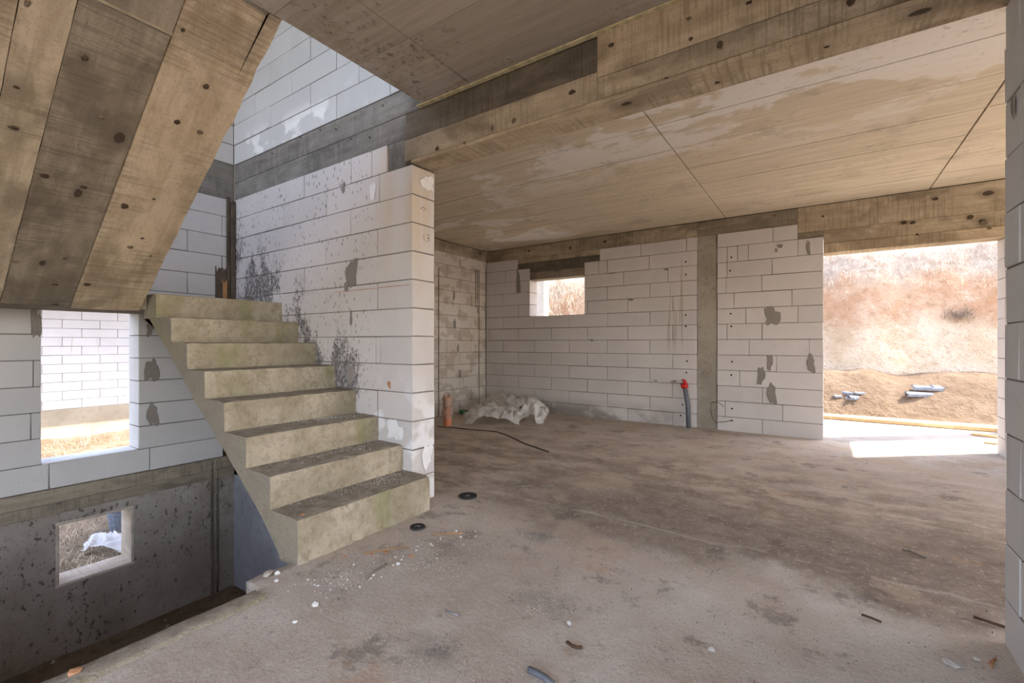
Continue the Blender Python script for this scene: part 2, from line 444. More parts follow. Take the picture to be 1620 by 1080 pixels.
M['basement'] = mat_concrete('basement_concrete', (0.26, 0.215, 0.17), (0.37, 0.325, 0.275), 0.8)
M['basement_floor'] = mat_soil('basement_earth', [(0.15, 0.10, 0.06), (0.21, 0.15, 0.095), (0.10, 0.07, 0.045)], 2)
M['base_blue'] = mat_concrete('basement_grey_wall', (0.30, 0.30, 0.31), (0.40, 0.40, 0.42), 0.25)
M['plinth'] = mat_concrete('house_plinth', (0.26, 0.23, 0.175), (0.33, 0.295, 0.23))
M['yellow'] = mat_plain('yellow_cement_bleed', (0.58, 0.50, 0.30), 0.9)
M['bank'] = mat_bank()
M['pile'] = mat_soil('loose_soil', [(0.165, 0.118, 0.08), (0.205, 0.152, 0.108), (0.12, 0.083, 0.055)], 1.5)
M['ground'] = mat_soil('dry_ground', [(0.15, 0.115, 0.08), (0.20, 0.155, 0.115), (0.10, 0.075, 0.05)], 1.2)
M['terrace'] = mat_concrete('terrace_concrete', (0.33, 0.315, 0.295), (0.40, 0.385, 0.36))
M['yard_slab'] = mat_concrete('yard_concrete', (0.58, 0.54, 0.48), (0.66, 0.62, 0.56))  # unseen side yard, made pale to bounce light into the far room
M['grass'] = mat_plain('dry_grass', (0.36, 0.29, 0.20), 0.8, var=0.35, sc=3)
M['grass_pale'] = mat_plain('bleached_grass', (0.68, 0.60, 0.48), 0.8, var=0.3, sc=3)
M['root'] = mat_plain('dry_root', (0.50, 0.42, 0.33), 0.9)
M['bush'] = mat_plain('grey_twig', (0.24, 0.20, 0.17), 0.9)
M['timber'] = mat_board('sawn_timber', (0.66, 0.50, 0.30), (0.53, 0.37, 0.20), (0.40, 0.27, 0.14), 0.3)
M['timber_pale'] = mat_board('weathered_timber', (0.60, 0.52, 0.43), (0.47, 0.39, 0.31), (0.30, 0.24, 0.18), 0.4)
M['timber_orange'] = mat_board('fresh_split_wood', (0.50, 0.27, 0.12), (0.38, 0.20, 0.09), (0.25, 0.14, 0.07), 0.3, knots=False)
M['timber_dark'] = mat_board('old_dark_timber', (0.13, 0.10, 0.075), (0.085, 0.065, 0.05), (0.05, 0.04, 0.03), 0.4, knots=False)
M['chip'] = mat_plain('orange_chip', (0.50, 0.26, 0.14), 0.9)
M['stone'] = mat_plain('pale_stone', (0.66, 0.64, 0.61), 0.85)
M['grit'] = mat_plain('grit', (0.34, 0.305, 0.27), 0.95, var=0.5, sc=6)
M['pvc_grey'] = mat_plain('grey_plastic_pipe', (0.135, 0.145, 0.165), 0.45, var=0.1)
M['red'] = mat_plain('red_plastic', (0.62, 0.025, 0.025), 0.4, var=0.3)
M['pvc_orange'] = mat_plain('orange_drain_pipe', (0.50, 0.165, 0.075), 0.5, var=0.25, sc=12)
M['sheet'] = mat_sheet('dusty_clear_plastic', (0.80, 0.77, 0.73), 0.75)
M['sheet_white'] = mat_sheet('white_plastic', (0.80, 0.80, 0.82), 0.85)
M['green'] = mat_plain('green_glass', (0.03, 0.17, 0.06), 0.3)
M['teal'] = mat_plain('teal_plastic', (0.03, 0.14, 0.13), 0.4)
M['black'] = mat_plain('black_rubber', (0.03, 0.028, 0.026), 0.7)
M['disc'] = mat_plain('worn_abrasive', (0.045, 0.042, 0.04), 0.85, sc=60)
M['steel'] = mat_plain('dull_steel', (0.33, 0.33, 0.35), 0.45, 0.7)
M['rust'] = mat_plain('rusty_wire', (0.12, 0.075, 0.05), 0.8)
M['tile'] = mat_plain('blue_grey_clay', (0.20, 0.225, 0.27), 0.8)
M['white_post'] = mat_concrete('pale_post', (0.60, 0.57, 0.53), (0.70, 0.67, 0.62))
M['hole'] = mat_plain('soot', (0.03, 0.027, 0.024), 1.0)  # near-black colour paints the shade inside the dowel holes
M['pencil'] = mat_plain('red_chalk', (0.55, 0.33, 0.27), 1.0)
M['graphite'] = mat_plain('pencil_mark', (0.36, 0.31, 0.26), 1.0)

# ------------------------------------------------------------------ object helpers
def tag(o, label=None, cat=None, group=None, kind=None):
    if label: o['label'] = label
    if cat: o['category'] = cat
    if group: o['group'] = group
    if kind: o['kind'] = kind
    return o

def link(o, parent=None):
    COL.objects.link(o)
    if parent is not None:
        o.parent = parent
        o.matrix_parent_inverse = WORLD[parent.name].inverted()
    WORLD[o.name] = Matrix.LocRotScale(o.location, o.rotation_euler, None)
    return o
WORLD = {}

def setw(o, loc, rz=0.0):
    """place o in world space (call before link)"""
    o.location = loc
    o.rotation_euler = (0, 0, rz)

def from_data(name, verts, faces, mat, parent=None, smooth=False, origin=None):
    me = bpy.data.meshes.new(name)
    org = Vector(origin) if origin is not None else Vector((0, 0, 0))
    me.from_pydata([tuple(Vector(v) - org) for v in verts], [], faces)
    me.materials.append(mat)
    if smooth:
        for p in me.polygons: p.use_smooth = True
    me.update()
    o = bpy.data.objects.new(name, me)
    o.location = org
    return link(o, parent)

def from_bm(name, bm, mat, parent=None, smooth=False, loc=(0, 0, 0), rz=0.0):
    bmesh.ops.recalc_face_normals(bm, faces=bm.faces)
    me = bpy.data.meshes.new(name)
    bm.to_mesh(me); bm.free()
    me.materials.append(mat)
    if smooth:
        for p in me.polygons: p.use_smooth = True
    o = bpy.data.objects.new(name, me)
    setw(o, loc, rz)
    return link(o, parent)

def empty(name, loc=(0, 0, 0), rz=0.0, parent=None):
    o = bpy.data.objects.new(name, None)
    o.empty_display_size = 0.1
    setw(o, loc, rz)
    return link(o, parent)

def bm_box(bm, a, b):
    vs_ = [bm.verts.new((x, y, z)) for x in (a[0], b[0]) for y in (a[1], b[1]) for z in (a[2], b[2])]
    for f in ((0, 1, 3, 2), (4, 6, 7, 5), (0, 4, 5, 1), (2, 3, 7, 6), (0, 2, 6, 4), (1, 5, 7, 3)):
        bm.faces.new([vs_[i] for i in f])

_bc = {}
def block_mesh(L, T, Hh, bev, mat, jit=0.0015, var=0):
    key = (round(L / 0.004), round(T, 3), round(Hh / 0.002), bev, mat.name, var)
    if key not in _bc:
        bm = bmesh.new()
        bm_box(bm, (-L / 2, -T / 2, -Hh / 2), (L / 2, T / 2, Hh / 2))
        bmesh.ops.bevel(bm, geom=list(bm.edges), offset=bev, segments=1, affect='EDGES', profile=0.5)
        r = random.Random(str(key))
        for v in bm.verts:
            v.co += Vector((r.uniform(-jit, jit), r.uniform(-jit, jit), r.uniform(-jit, jit)))
        bmesh.ops.recalc_face_normals(bm, faces=bm.faces)
        me = bpy.data.meshes.new('block')
        bm.to_mesh(me); bm.free()
        me.materials.append(mat)
        _bc[key] = me
    return _bc[key]

def masonry(name, axis, face, depth, rows, mat, label, gap=0.005, cat='wall', name_piece='block', parent=None, kind='structure', out=1):
    """blocks laid in courses. axis 'x': run along X, visible face y=face, body towards +y (depth may be negative);
       axis 'y': run along Y, visible face x=face.  rows = [(z0, z1, [[joints...], ...])]"""
    core = bmesh.new()
    ins = 0.005
    pieces = []
    lo, hi = min(face, face + depth), max(face, face + depth)
    for z0, z1, segs in rows:
        for seg in segs:
            s = sorted(seg)
            a, b = s[0] + ins, s[-1] - ins
            if axis == 'x': bm_box(core, (a, lo + ins, z0), (b, hi - ins, z1))
            else: bm_box(core, (lo + ins, a, z0), (hi - ins, b, z1))
            for i in range(len(s) - 1):
                pieces.append((s[i], s[i + 1], z0, z1))
    wall = from_bm(name, core, M['mortar'], parent)
    if parent is None:
        tag(wall, label, cat, kind=kind)
    rr = random.Random(name)
    T = abs(depth)
    for (a, b, z0, z1) in pieces:
        L, Hh = b - a - gap, z1 - z0 - gap
        if L < 0.012: continue
        me = block_mesh(L, T, Hh, 0.004, mat, var=rr.randint(0, 1))
        o = bpy.data.objects.new(name_piece, me)
        c, zc = (a + b) / 2, (z0 + z1) / 2
        jit = rr.uniform(-0.0025, 0.0025)
        if axis == 'x': setw(o, (c, (lo + hi) / 2 + jit, zc), 0)
        else: setw(o, ((lo + hi) / 2 + jit, c, zc), math.pi / 2)
        link(o, wall)
    return wall

def joints(a, b, phase, L, mn=0.09):
    n0 = math.floor((a - phase) / L) - 1
    out = [a]
    for n in range(n0, n0 + int((b - a) / L) + 4):
        j = phase + n * L
        if a + mn < j < b - mn: out.append(j)
    return out + [b]

def plank(name, a, b, mat, parent=None, bev=0.004, rough=0.0, seed=0):
    """axis-aligned board solid from corner a to corner b, local X along its longest horizontal side"""
    a, b = Vector(a), Vector(b)
    c = (a + b) / 2; d = b - a
    along_y = abs(d.y) > abs(d.x)
    L, T = (abs(d.y), abs(d.x)) if along_y else (abs(d.x), abs(d.y))
    bm = bmesh.new()
    bm_box(bm, (-L / 2, -T / 2, -abs(d.z) / 2), (L / 2, T / 2, abs(d.z) / 2))
    bmesh.ops.bevel(bm, geom=list(bm.edges), offset=min(bev, T * 0.3, abs(d.z) * 0.3), segments=1, affect='EDGES', profile=0.5)
    return from_bm(name, bm, mat, parent, False, c, math.pi / 2 if along_y else 0)

def tube(name, pts, r, mat, parent=None, seg=6, origin=None, caps=True):
    pts = [Vector(p) for p in pts]
    verts, faces = [], []
    n = len(pts)
    for i, p in enumerate(pts):
        d = (pts[min(i + 1, n - 1)] - pts[max(i - 1, 0)]).normalized()
        up = Vector((0, 0, 1)) if abs(d.z) < 0.9 else Vector((1, 0, 0))
        s = d.cross(up).normalized(); u = s.cross(d)
        rr = r[i] if isinstance(r, (list, tuple)) else r
        for k in range(seg):
            a = 2 * math.pi * k / seg
            verts.append(p + s * (rr * math.cos(a)) + u * (rr * math.sin(a)))
    for i in range(n - 1):
        for k in range(seg):
            faces.append((i * seg + k, i * seg + (k + 1) % seg, (i + 1) * seg + (k + 1) % seg, (i + 1) * seg + k))
    if caps:
        faces.append(tuple(range(seg - 1, -1, -1))); faces.append(tuple(range((n - 1) * seg, n * seg)))
    return from_data(name, verts, faces, mat, parent, True, origin if origin is not None else pts[0])

def lathe(name, prof, mat, parent, loc, seg=24):
    verts, faces = [], []
    for r, z in prof:
        for k in range(seg):
            a = 2 * math.pi * k / seg
            verts.append(Vector((r * math.cos(a), r * math.sin(a), z)) + Vector(loc))
    n = len(prof)
    for i in range(n - 1):
        for k in range(seg):
            faces.append((i * seg + k, i * seg + (k + 1) % seg, (i + 1) * seg + (k + 1) % seg, (i + 1) * seg + k))
    return from_data(name, verts, faces, mat, parent, False, loc)

def splat(parent, axis, plane, cx_, cz_, w, h, mat, seed, name='mortar_patch', th=0.004, n=18, out=-1, amp=0.28):
    """thin irregular trowel smear on a wall face; axis 'x' -> plane y=plane, run coordinate is x"""
    r = random.Random(seed)
    ph = [r.uniform(0, 6.28) for _ in range(4)]
    ring = []
    for i in range(n):
        a = 2 * math.pi * i / n
        k = 1 + amp * (0.5 * math.sin(2 * a + ph[0]) + 0.5 * math.sin(3 * a + ph[1]) + 0.45 * math.sin(5 * a + ph[2]) + 0.3 * math.sin(7 * a + ph[3]))
        # squarish trowel shape
        ca, sa = math.cos(a), math.sin(a)
        q = 1 / max(abs(ca), abs(sa)) ** 0.5
        ring.append((cx_ + w / 2 * k * ca * q, cz_ + h / 2 * k * sa * q))
    verts, faces = [], []
    for s, off in ((1.0, 0.0005), (0.93, th)):
        for (u, v) in ring:
            uu, vv = cx_ + (u - cx_) * s, cz_ + (v - cz_) * s
            p = plane + out * (off + 0.003)
            verts.append((uu, p, vv) if axis == 'x' else (p, uu, vv))
    for i in range(n):
        j = (i + 1) % n
        faces.append((i, j, n + j, n + i))
    faces.append(tuple(range(n, 2 * n)))
    org = (cx_, plane, cz_) if axis == 'x' else (plane, cx_, cz_)
    return from_data(name, verts, faces, mat, parent, False, org)

# ================================================================== STRUCTURE
# ---- floor slab (one surface with the stairwell cut out)
OX, OY0, OY1 = -2.13, -0.55, 1.08      # stairwell edge, its near and far limit in front of the first step
def in_hole(x, y):
    if y > YS - 0.001: return False
    if y < OY0: return False
    if y < OY1: return x < OX
    return x < -2.26
def floor_mesh():
    st = 0.05
    xs = [XL - 0.3 + i * st for i in range(int((4.2 - XL + 0.3) / st) + 1)]
    xs = sorted(set([round(v, 4) for v in xs if abs(v - OX) > 0.02 and abs(v + 2.26) > 0.02] + [OX, -2.26]))
    ys = [YBK - 0.3 + i * st for i in range(int((6.72 - YBK + 0.3) / st) + 1)]
    ys = sorted(set([round(v, 4) for v in ys if all(abs(v - q) > 0.02 for q in (OY0, OY1, YS, 6.72))] + [OY0, OY1, YS, 6.72]))
    idx, verts, faces = {}, [], []
    def vid(i, j, low=False):
        k = (i, j, low)
        if k not in idx:
            x, y = xs[i], ys[j]
            z = 0.003 * mnoise.noise(Vector((x * 3, y * 3, 0))) + 0.003 * mnoise.noise(Vector((x * 9, y * 9, 4)))
            dx = 0.0
            if abs(x - OX) < 0.001 and y < OY1: dx = 0.012 * mnoise.noise(Vector((0, y * 6, 2)))
            if abs(x + 2.26) < 0.001 and y > OY1 - .01: dx = 0.02 * mnoise.noise(Vector((0, y * 9, 2)))
            idx[k] = len(verts)
            verts.append((x + dx, y, z - (0.2 if low else 0)))
        return idx[k]
    ok = {}
    for i in range(len(xs) - 1):
        for j in range(len(ys) - 1):
            ok[(i, j)] = not in_hole((xs[i] + xs[i + 1]) / 2, (ys[j] + ys[j + 1]) / 2)
    for (i, j), k in ok.items():
        if not k: continue
        faces.append((vid(i, j), vid(i + 1, j), vid(i + 1, j + 1), vid(i, j + 1)))
        if not ok.get((i - 1, j), False): faces.append((vid(i, j), vid(i, j + 1), vid(i, j + 1, True), vid(i, j, True)))
        if not ok.get((i + 1, j), False): faces.append((vid(i + 1, j + 1), vid(i + 1, j), vid(i + 1, j, True), vid(i + 1, j + 1, True)))
        if not ok.get((i, j - 1), False): faces.append((vid(i + 1, j), vid(i, j), vid(i, j, True), vid(i + 1, j, True)))
        if not ok.get((i, j + 1), False): faces.append((vid(i, j + 1), vid(i + 1, j + 1), vid(i + 1, j + 1, True), vid(i, j + 1, True)))
    return verts, faces
fv, ff = floor_mesh()
floor = tag(from_data('floor', fv, ff, M['floor'], None, True), 'dusty raw concrete floor of the hall and far room', 'floor', kind='structure')
# cast lip along the stairwell edge
lv, lf = [], []
NL = 40
for i in range(NL + 1):
    y = OY0 + (OY1 - 0.02 - OY0) * i / NL
    w = 0.008 * mnoise.noise(Vector((y * 7, 1, 1)))
    for (x, z) in ((OX - 0.012 + w, -0.16), (OX - 0.012 + w, 0.004), (OX + 0.005 + w, 0.010), (OX + 0.085 + w * 1.5, 0.012), (OX + 0.10 + w * 2, 0.0)):
        lv.append((x, y, z + 0.004 * mnoise.noise(Vector((x * 20, y * 20, 3)))))
for i in range(NL):
    for k in range(4):
        lf.append((i * 5 + k, i * 5 + k + 1, i * 5 + k + 6, i * 5 + k + 5))
from_data('edge_strip', lv, lf, M['stair'], floor, True, (OX, 0.3, 0))

# ---- wall_left : block wall with unglazed window above a cast basement wall
def yl(px): return onx(px, 600, XL).y
W0, W1 = 0.867, 1.466                   # upper window
rows = []
Z = lambda k: 0.2 * k
LB = 0.64
for k in range(0, 13):
    z0, z1 = Z(k), Z(k + 1)
    if k == 12: z1 = 2.58
    ph = yl(78) if k % 2 == 0 else yl(78) + 0.32
    A, B = YBK, YS - 0.10 if k < 1 else YS
    if k == 0: rows.append((z0, z1, [joints(A, yl(78), yl(78), LB) + [yl(237.5), B]]))
    elif k <= 6:
        ph = {1: -0.2, 2: yl(49), 3: -0.1, 4: yl(53), 5: -0.15, 6: yl(51)}[k]
        rows.append((z0, z1, [joints(A, W0, ph, LB, 0.04), [W1, B]]))
    else:
        rows.append((z0, z1, [joints(A, B, 1.2 + (0.3 if k % 2 else 0), LB)]))
for k in range(0, 12):
    rows.append((ZS + 0.2 * k, ZS + 0.2 * (k + 1), [joints(YBK, YS, 1.95 + (0.32 if k % 2 else 0), LB)]))
wall_left = masonry('wall_left', 'y', XL, -0.24, rows, M['blk_left'], 'white aerated block wall with the unglazed stair windows, above a cast concrete basement wall')
# window sill mortar bed
splat_v = []
plank('window_sill', (XL - 0.235, W0 + 0.004, 0.197), (XL - 0.003, W1 - 0.004, 0.207), M['lime_patch'], wall_left, 0.003)
# ring beam band on the left wall
for za, zb in ((2.58, 2.77), (2.77, ZS)):
    plank('cast_board', (XL - 0.23, YBK, za), (XL - 0.008, YS, zb), M['b_band'], wall_left)
# cast basement wall with window hole
BW = (0.944, 1.437, -0.785, -0.278)
ZBF = -1.33
bm = bmesh.new()
bm_box(bm, (XL - 0.24, YBK, ZBF - 0.1), (XL + 0.0, BW[0], -0.20))
bm_box(bm, (XL - 0.24, BW[1], ZBF - 0.1), (XL + 0.0, YS + 0.22, -0.20))
bm_box(bm, (XL - 0.24, BW[0], ZBF - 0.1), (XL + 0.0, BW[1], BW[2]))
bm_box(bm, (XL - 0.24, BW[0], BW[3]), (XL + 0.0, BW[1], -0.20))
wall_base = tag(from_bm('wall_basement', bm, M['basement']), 'stained dark cast concrete basement wall below the left window', 'wall', kind='structure')
plank('cast_board', (XL - 0.23, YBK, -0.20), (XL + 0.012, YS, -0.11), M['b_grey'], wall_base)
plank('cast_board', (XL - 0.23, YBK, -0.11), (XL + 0.016, YS, -0.002), M['b_grey'], wall_base)
# two vertical shutter ridges near the corner
for yy, w in ((2.035, 0.018), (2.085, 0.014)):
    plank('shutter_ridge', (XL - 0.01, yy, ZBF), (XL + 0.016, yy + w, -0.02), M['b_dark'], wall_base)
# basement window lining boards
win1 = tag(empty('window_1', (XL - 0.12, (BW[0] + BW[1]) / 2, BW[2])), 'small open basement window lined with pale timber boards', 'window', kind='structure')
plank('sill_board', (XL - 0.25, BW[0], BW[2]), (XL + 0.004, BW[1], BW[2] + 0.022), M['timber_pale'], win1)
plank('jamb_board', (XL - 0.25, BW[1] - 0.022, BW[2] + 0.022), (XL + 0.004, BW[1], BW[3] - 0.02), M['timber_pale'], win1)
plank('jamb_board', (XL - 0.25, BW[0], BW[2] + 0.022), (XL + 0.004, BW[0] + 0.02, BW[3] - 0.02), M['timber_pale'], win1)
plank('head_board', (XL - 0.25, BW[0], BW[3] - 0.02), (XL + 0.004, BW[1], BW[3]), M['timber_pale'], win1)
# basement floor and the far basement wall
gv, gf = [], []
nx, ny = 46, 70
for i in range(nx + 1):
    for j in range(ny + 1):
        x = XL + (OX + 0.3 - XL) * i / nx; y = YBK + (YS - YBK) * j / ny
        gv.append((x, y, ZBF + 0.03 * mnoise.noise(Vector((x * 2, y * 2, 7))) + 0.015 * mnoise.noise(Vector((x * 8, y * 8, 7)))))
for i in range(nx):
    for j in range(ny):
        gf.append((i * (ny + 1) + j, (i + 1) * (ny + 1) + j, (i + 1) * (ny + 1) + j + 1, i * (ny + 1) + j + 1))
tag(from_data('basement_floor', gv, gf, M['basement_floor'], None, True), 'dark earth floor at the bottom of the stairwell', 'floor', kind='structure')
bm = bmesh.new(); bm_box(bm, (XL, YS, ZBF - 0.1), (OX + 0.3, YSB, -0.03))
tag(from_bm('wall_basement_rear', bm, M['base_blue']), 'grey basement wall seen under the stair flight', 'wall', kind='structure')
bm = bmesh.new(); bm_box(bm, (OX + 0.12, OY0, ZBF - 0.1), (OX + 0.3, YS, -0.21))
tag(from_bm('wall_basement_side', bm, M['basement']), 'basement wall under the hall floor edge', 'wall', kind='structure')

# ---- wall_stair
def xs_(px): return ony(px, 500, YS).x
rows = []
LS = 0.645
podd = xs_(597); peven = xs_(555)
for k in range(0, 12):
    z0, z1 = 0.2 * k - 0.02, 0.2 * k + 0.18
    if k == 0: z0 = -0.03
    rows.append((z0, z1 if k < 11 else 2.385, [joints(XL, XE, podd if k % 2 else peven, LS)]))
rows[5] = (rows[5][0], rows[5][1], [joints(XL, xs_(594), podd, LS)[:-1] + [xs_(594), xs_(601), XE]])
rows[11] = (rows[11][0], rows[11][1], [[XL, xs_(392.5), xs_(449), xs_(516), xs_(600), XE]])
rows.append((2.385, 2.585, [[XL, xs_(419.7), xs_(480.8), xs_(555), xs_(587.7), xs_(612)]]))
wall_stair = masonry('wall_stair', 'x', YS, 0.22, rows, M['blk_stair'], 'spattered white aerated block wall beside the stairs with a free end')
rows = []
u0 = xs_(531.7) ; u1 = xs_(567.5)
for k in range(12):
    rows.append((ZS + 0.2 * k, ZS + 0.2 * (k + 1), [joints(XL, 0.6, u0 if k % 2 == 0 else u1, LS)]))
masonry('wall_stair_upper', 'x', YS, 0.22, rows, M['blk_up'], 'upper storey aerated block wall above the concrete band')
# concrete ring band on the stair wall
band = tag(empty('concrete_band', (-3.6, YS, 2.585)), 'grey cast concrete band running above the stair wall blocks', 'beam', kind='structure')
plank('cast_board', (XL, YS + 0.012, 2.585), (-2.45, YSB, 2.76), M['b_band'], band)
plank('cast_board', (XL, YS + 0.008, 2.76), (-2.25, YSB, ZS), M['b_band'], band)
plank('cast_board', (xs_(612), YS + 0.012, 2.385), (-2.452, YSB, 2.585), M['b_band'], band)
rn = random.Random(3)
for px, py in ((476, 218), (507, 206), (532, 205), (555, 220), (585, 218), (606, 168), (432, 243)):
    p = ony(px, py, YS)
    tube('tie_wire', [p + Vector((0, 0.01, 0)), p + Vector((0.012, -0.02, -0.004)), p + Vector((0.045, -0.03, -0.014))], 0.0025, M['rust'], band, 4)

# ---- hall beam
XJ = -0.983
beam = tag(empty('ceiling_beam', (-0.9, YS, ZB)), 'deep board-marked concrete beam crossing the ceiling', 'beam', kind='structure')
plank('cast_board', (-2.45, YS + 0.006, 2.567), (XJ, YSB, 2.755), M['b_dark'], beam)
plank('cast_board', (-2.452, YS + 0.0, 2.418), (XJ, YSB, 2.567), M['b_tan'], beam)
plank('cast_board', (XJ, YS - 0.008, 2.53), (0.80, YSB, 2.755), M['b_warm'], beam)
plank('cast_board', (XJ, YS - 0.002, 2.418), (0.80, YSB, 2.53), M['b_tan'], beam)
plank('soffit_board', (XE - 0.02, YS - 0.001, ZB - 0.004), (0.80, YSB, 2.418), M['b_warm'], beam, 0.008)
tag(plank('trim_1', (-2.3, YS - 0.035, ZC - 0.008), (0.57, YS + 0.002, ZC), M['yellow']), 'thin yellow cement bleed line where the hall ceiling meets the beam', 'trim', kind='structure')

# ---- wall_far
def xf(px): return ony(px, 530, YF).x
pod, pev, LF = -2.024, -1.709, 0.638
WX0, WX1, OPX0, OPX1 = -4.03, -3.04, 0.014, 1.49
CXA, CXB = -1.39, -1.14
rows = []
right = {0: [1206], 1: [1147, 1238], 2: [1206], 3: [1170], 4: [1228], 5: [1185, 1280], 6: [1150, 1205.5], 7: [1180, 1262], 8: [1161, 1253], 9: [1148.5, 1205], 10: [1150, 1221.5], 11: [1150, 1166.7, 1183.7, 1262], 12: [1222.6]}
for k in range(0, 13):
    z0, z1 = 0.2 * k - 0.02, 0.2 * k + 0.18
    if k == 12: z1 = 2.56
    ph = pod if k % 2 else pev
    segs = []
    if 8 <= k <= 10:
        segs.append(joints(XL, WX0, ph, LF, 0.05))
        segs.append(joints(WX1, CXA, ph, LF, 0.05) if k != 10 else [WX1, xf(986.7), xf(1056.7), CXA])
    elif k == 11:
        segs.append([XL, xf(800), WX0 - 0.001]); segs.append([WX1, xf(947), xf(960.7), xf(1027), CXA])
    elif k == 12:
        segs.append([XL, xf(819)]); segs.append([xf(948.7), xf(1013.7), xf(1086), xf(1103)])
    else:
        segs.append(joints(XL, CXA, ph, LF, 0.05))
    ends = OPX0 if k < 12 else xf(1262)
    segs.append([CXB] + [xf(p) for p in right[k]] + [ends])
    if k < 11: segs.append(joints(OPX1, 4.1, 1.9 + (0.32 if k % 2 else 0), LF))
    rows.append((z0, z1, segs))
wall_far = masonry('wall_far', 'x', YF, 0.24, rows, M['blk_far'], 'white aerated block wall at the far end with a small window and wide opening')
# lintel boards above the small window
plank('lintel_board', (xf(819), YF + 0.006, 2.31), (xf(948.7), YF + 0.24, 2.475), M['b_dark'], wall_far)
plank('lintel_board', (WX0, YF + 0.0, 2.185), (WX1, YF + 0.24, 2.31), M['b_grey'], wall_far)
plank('lintel_board', (xf(819), YF + 0.012, 2.475), (xf(948.7), YF + 0.24, 2.56), M['b_tan'], wall_far)
# column
bm = bmesh.new()
for i in range(13):
    za, zb = -0.02 + 0.2 * i, min(0.2 * i + 0.18, 2.56)
    r1, r2 = rn.uniform(-0.012, 0.006), rn.uniform(-0.006, 0.012)
    bm_box(bm, (CXA + 0.003 + max(0, r1), YF + 0.012, za), (CXB - 0.003 + min(0, r2), YF + 0.235, zb))
tag(from_bm('concrete_column', bm, M['column']), 'rough grey concrete column built into the far block wall', 'column', kind='structure')
# ring beam of board-marked concrete
ring = tag(empty('ring_beam', (-1, YF, 2.56)), 'board-marked concrete ring beam above the far wall and wide opening', 'beam', kind='structure')
plank('cast_board', (XL, YF + 0.014, 2.56), (xf(1103), YF + 0.24, 2.757), M['b_tan'], ring)
plank('cast_board', (xf(1103), YF + 0.016, 2.56), (xf(1262), YF + 0.24, 2.757), M['b_grey'], ring)
plank('cast_board', (xf(1262), YF + 0.012, 2.455), (4.1, YF + 0.24, 2.757), M['b_tan'], ring)
plank('cast_board', (xf(1262), YF + 0.018, 2.38), (OPX0, YF + 0.24, 2.455), M['b_grey'], ring)
plank('cast_board', (OPX0, YF + 0.018, 2.295), (4.1, YF + 0.24, 2.455), M['b_tan'], ring)
plank('cast_board', (OPX0, YF + 0.004, 2.185), (4.1, YF + 0.24, 2.295), M['b_warm'], ring)

# ---- far room left wall
rows = []
for k in range(13):
    z0, z1 = 0.2 * k - 0.02, 0.2 * k + 0.18
    if k == 12: z1 = 2.58
    rows.append((z0, z1, [joints(YSB, YF, 5.75 + (0.3 if k % 2 else 0.0), 0.62)]))
wall_fl = masonry('wall_far_left', 'y', XL, -0.24, rows, M['blk_smear'], 'mortar-smeared block wall in the left corner of the far room')
plank('cast_board', (XL - 0.23, YSB, 2.58), (XL - 0.006, YF, 2.757), M['b_tan'], wall_fl)
for dy, z0 in ((0.30, 1.75), (0.25, 1.65), (0.21, 0.0), (0.02, 0.0)):  # dark strips stand in for the shade in the wall grooves
    plank('cable_chase', (XL - 0.02, YF - dy, z0), (XL + 0.004, YF - dy + 0.018, 2.42), M['b_dark'], wall_fl, 0.002)
plank('cable_chase', (XL - 0.02, 5.235, 0.0), (XL + 0.005, 5.255, 2.3), M['b_dark'], wall_fl, 0.002)  # dark strip drawn in place of the shaded column recess

# ---- wall_right
rows = []
for k in range(14):
    z0, z1 = 0.2065 * k - 0.035, 0.2065 * (k + 1) - 0.035
    if z0 >= 2.39: continue
    if k == 11: z1 = 2.395
    rows.append((max(z0, -0.03), z1, [joints(1.0, YSB, 1.35 + (0.32 if k % 2 else 0.0), 0.64)]))
rows.append((2.395, ZC, [joints(1.0, YS - 0.01, 1.5, 0.64)]))
wall_right = masonry('wall_right', 'y', XR, 0.22, rows, M['blk_right'], 'aerated block wall close by at the right edge carrying the beam')
splat(wall_right, 'y', XR, 2.36, 1.98, 0.03, 0.08, M['mortar_wet'], 91, out=-1)

# ---- ceilings
bm = bmesh.new(); bm_box(bm, (XL - 0.24, YSB + 0.002, ZC + 0.014), (4.2, YF + 0.24, ZS))
ceil_f = tag(from_bm('ceiling', bm, M['ceil_joint']), 'cream board-panelled concrete ceiling of the far room', 'ceiling', kind='structure')
def panels(parent, xsx, ysy, mat, bx=0.005, by=0.0045):
    r = random.Random(5)
    for i in range(len(xsx) - 1):
        for j in range(len(ysy) - 1):
            x0, x1, y0, y1 = xsx[i] + bx, xsx[i + 1] - bx, ysy[j] + by, ysy[j + 1] - by
            if x1 - x0 < 0.02 or y1 - y0 < 0.02: continue
            plank('panel', (x0, y0, ZC + r.uniform(-0.0015, 0.0015)), (x1, y1, ZC + 0.02), mat, parent, 0.002)
panels(ceil_f, [XL, -3.03, -1.04, 0.94, 2.93, 4.1], [YSB, 2.95, 3.44, 3.94, 4.45, 4.95, 5.45, 5.95, YF + 0.01], M['panel'])
bm = bmesh.new(); bm_box(bm, (-2.25, YBK, ZC + 0.014), (4.1, YS, ZS))
ceil_h = tag(from_bm('ceiling', bm, M['ceil_joint']), 'stained grey concrete ceiling of the hall beside the stairwell', 'ceiling', kind='structure')
panels(ceil_h, [-2.256, -1.83, 0.17, 2.17, 4.1], [YBK, -2.3, -1.8, -1.3, -0.8, -0.3, 0.2, 0.71, 1.21, 1.71, YS], M['panel_hall'], 0.003, 0.0015)

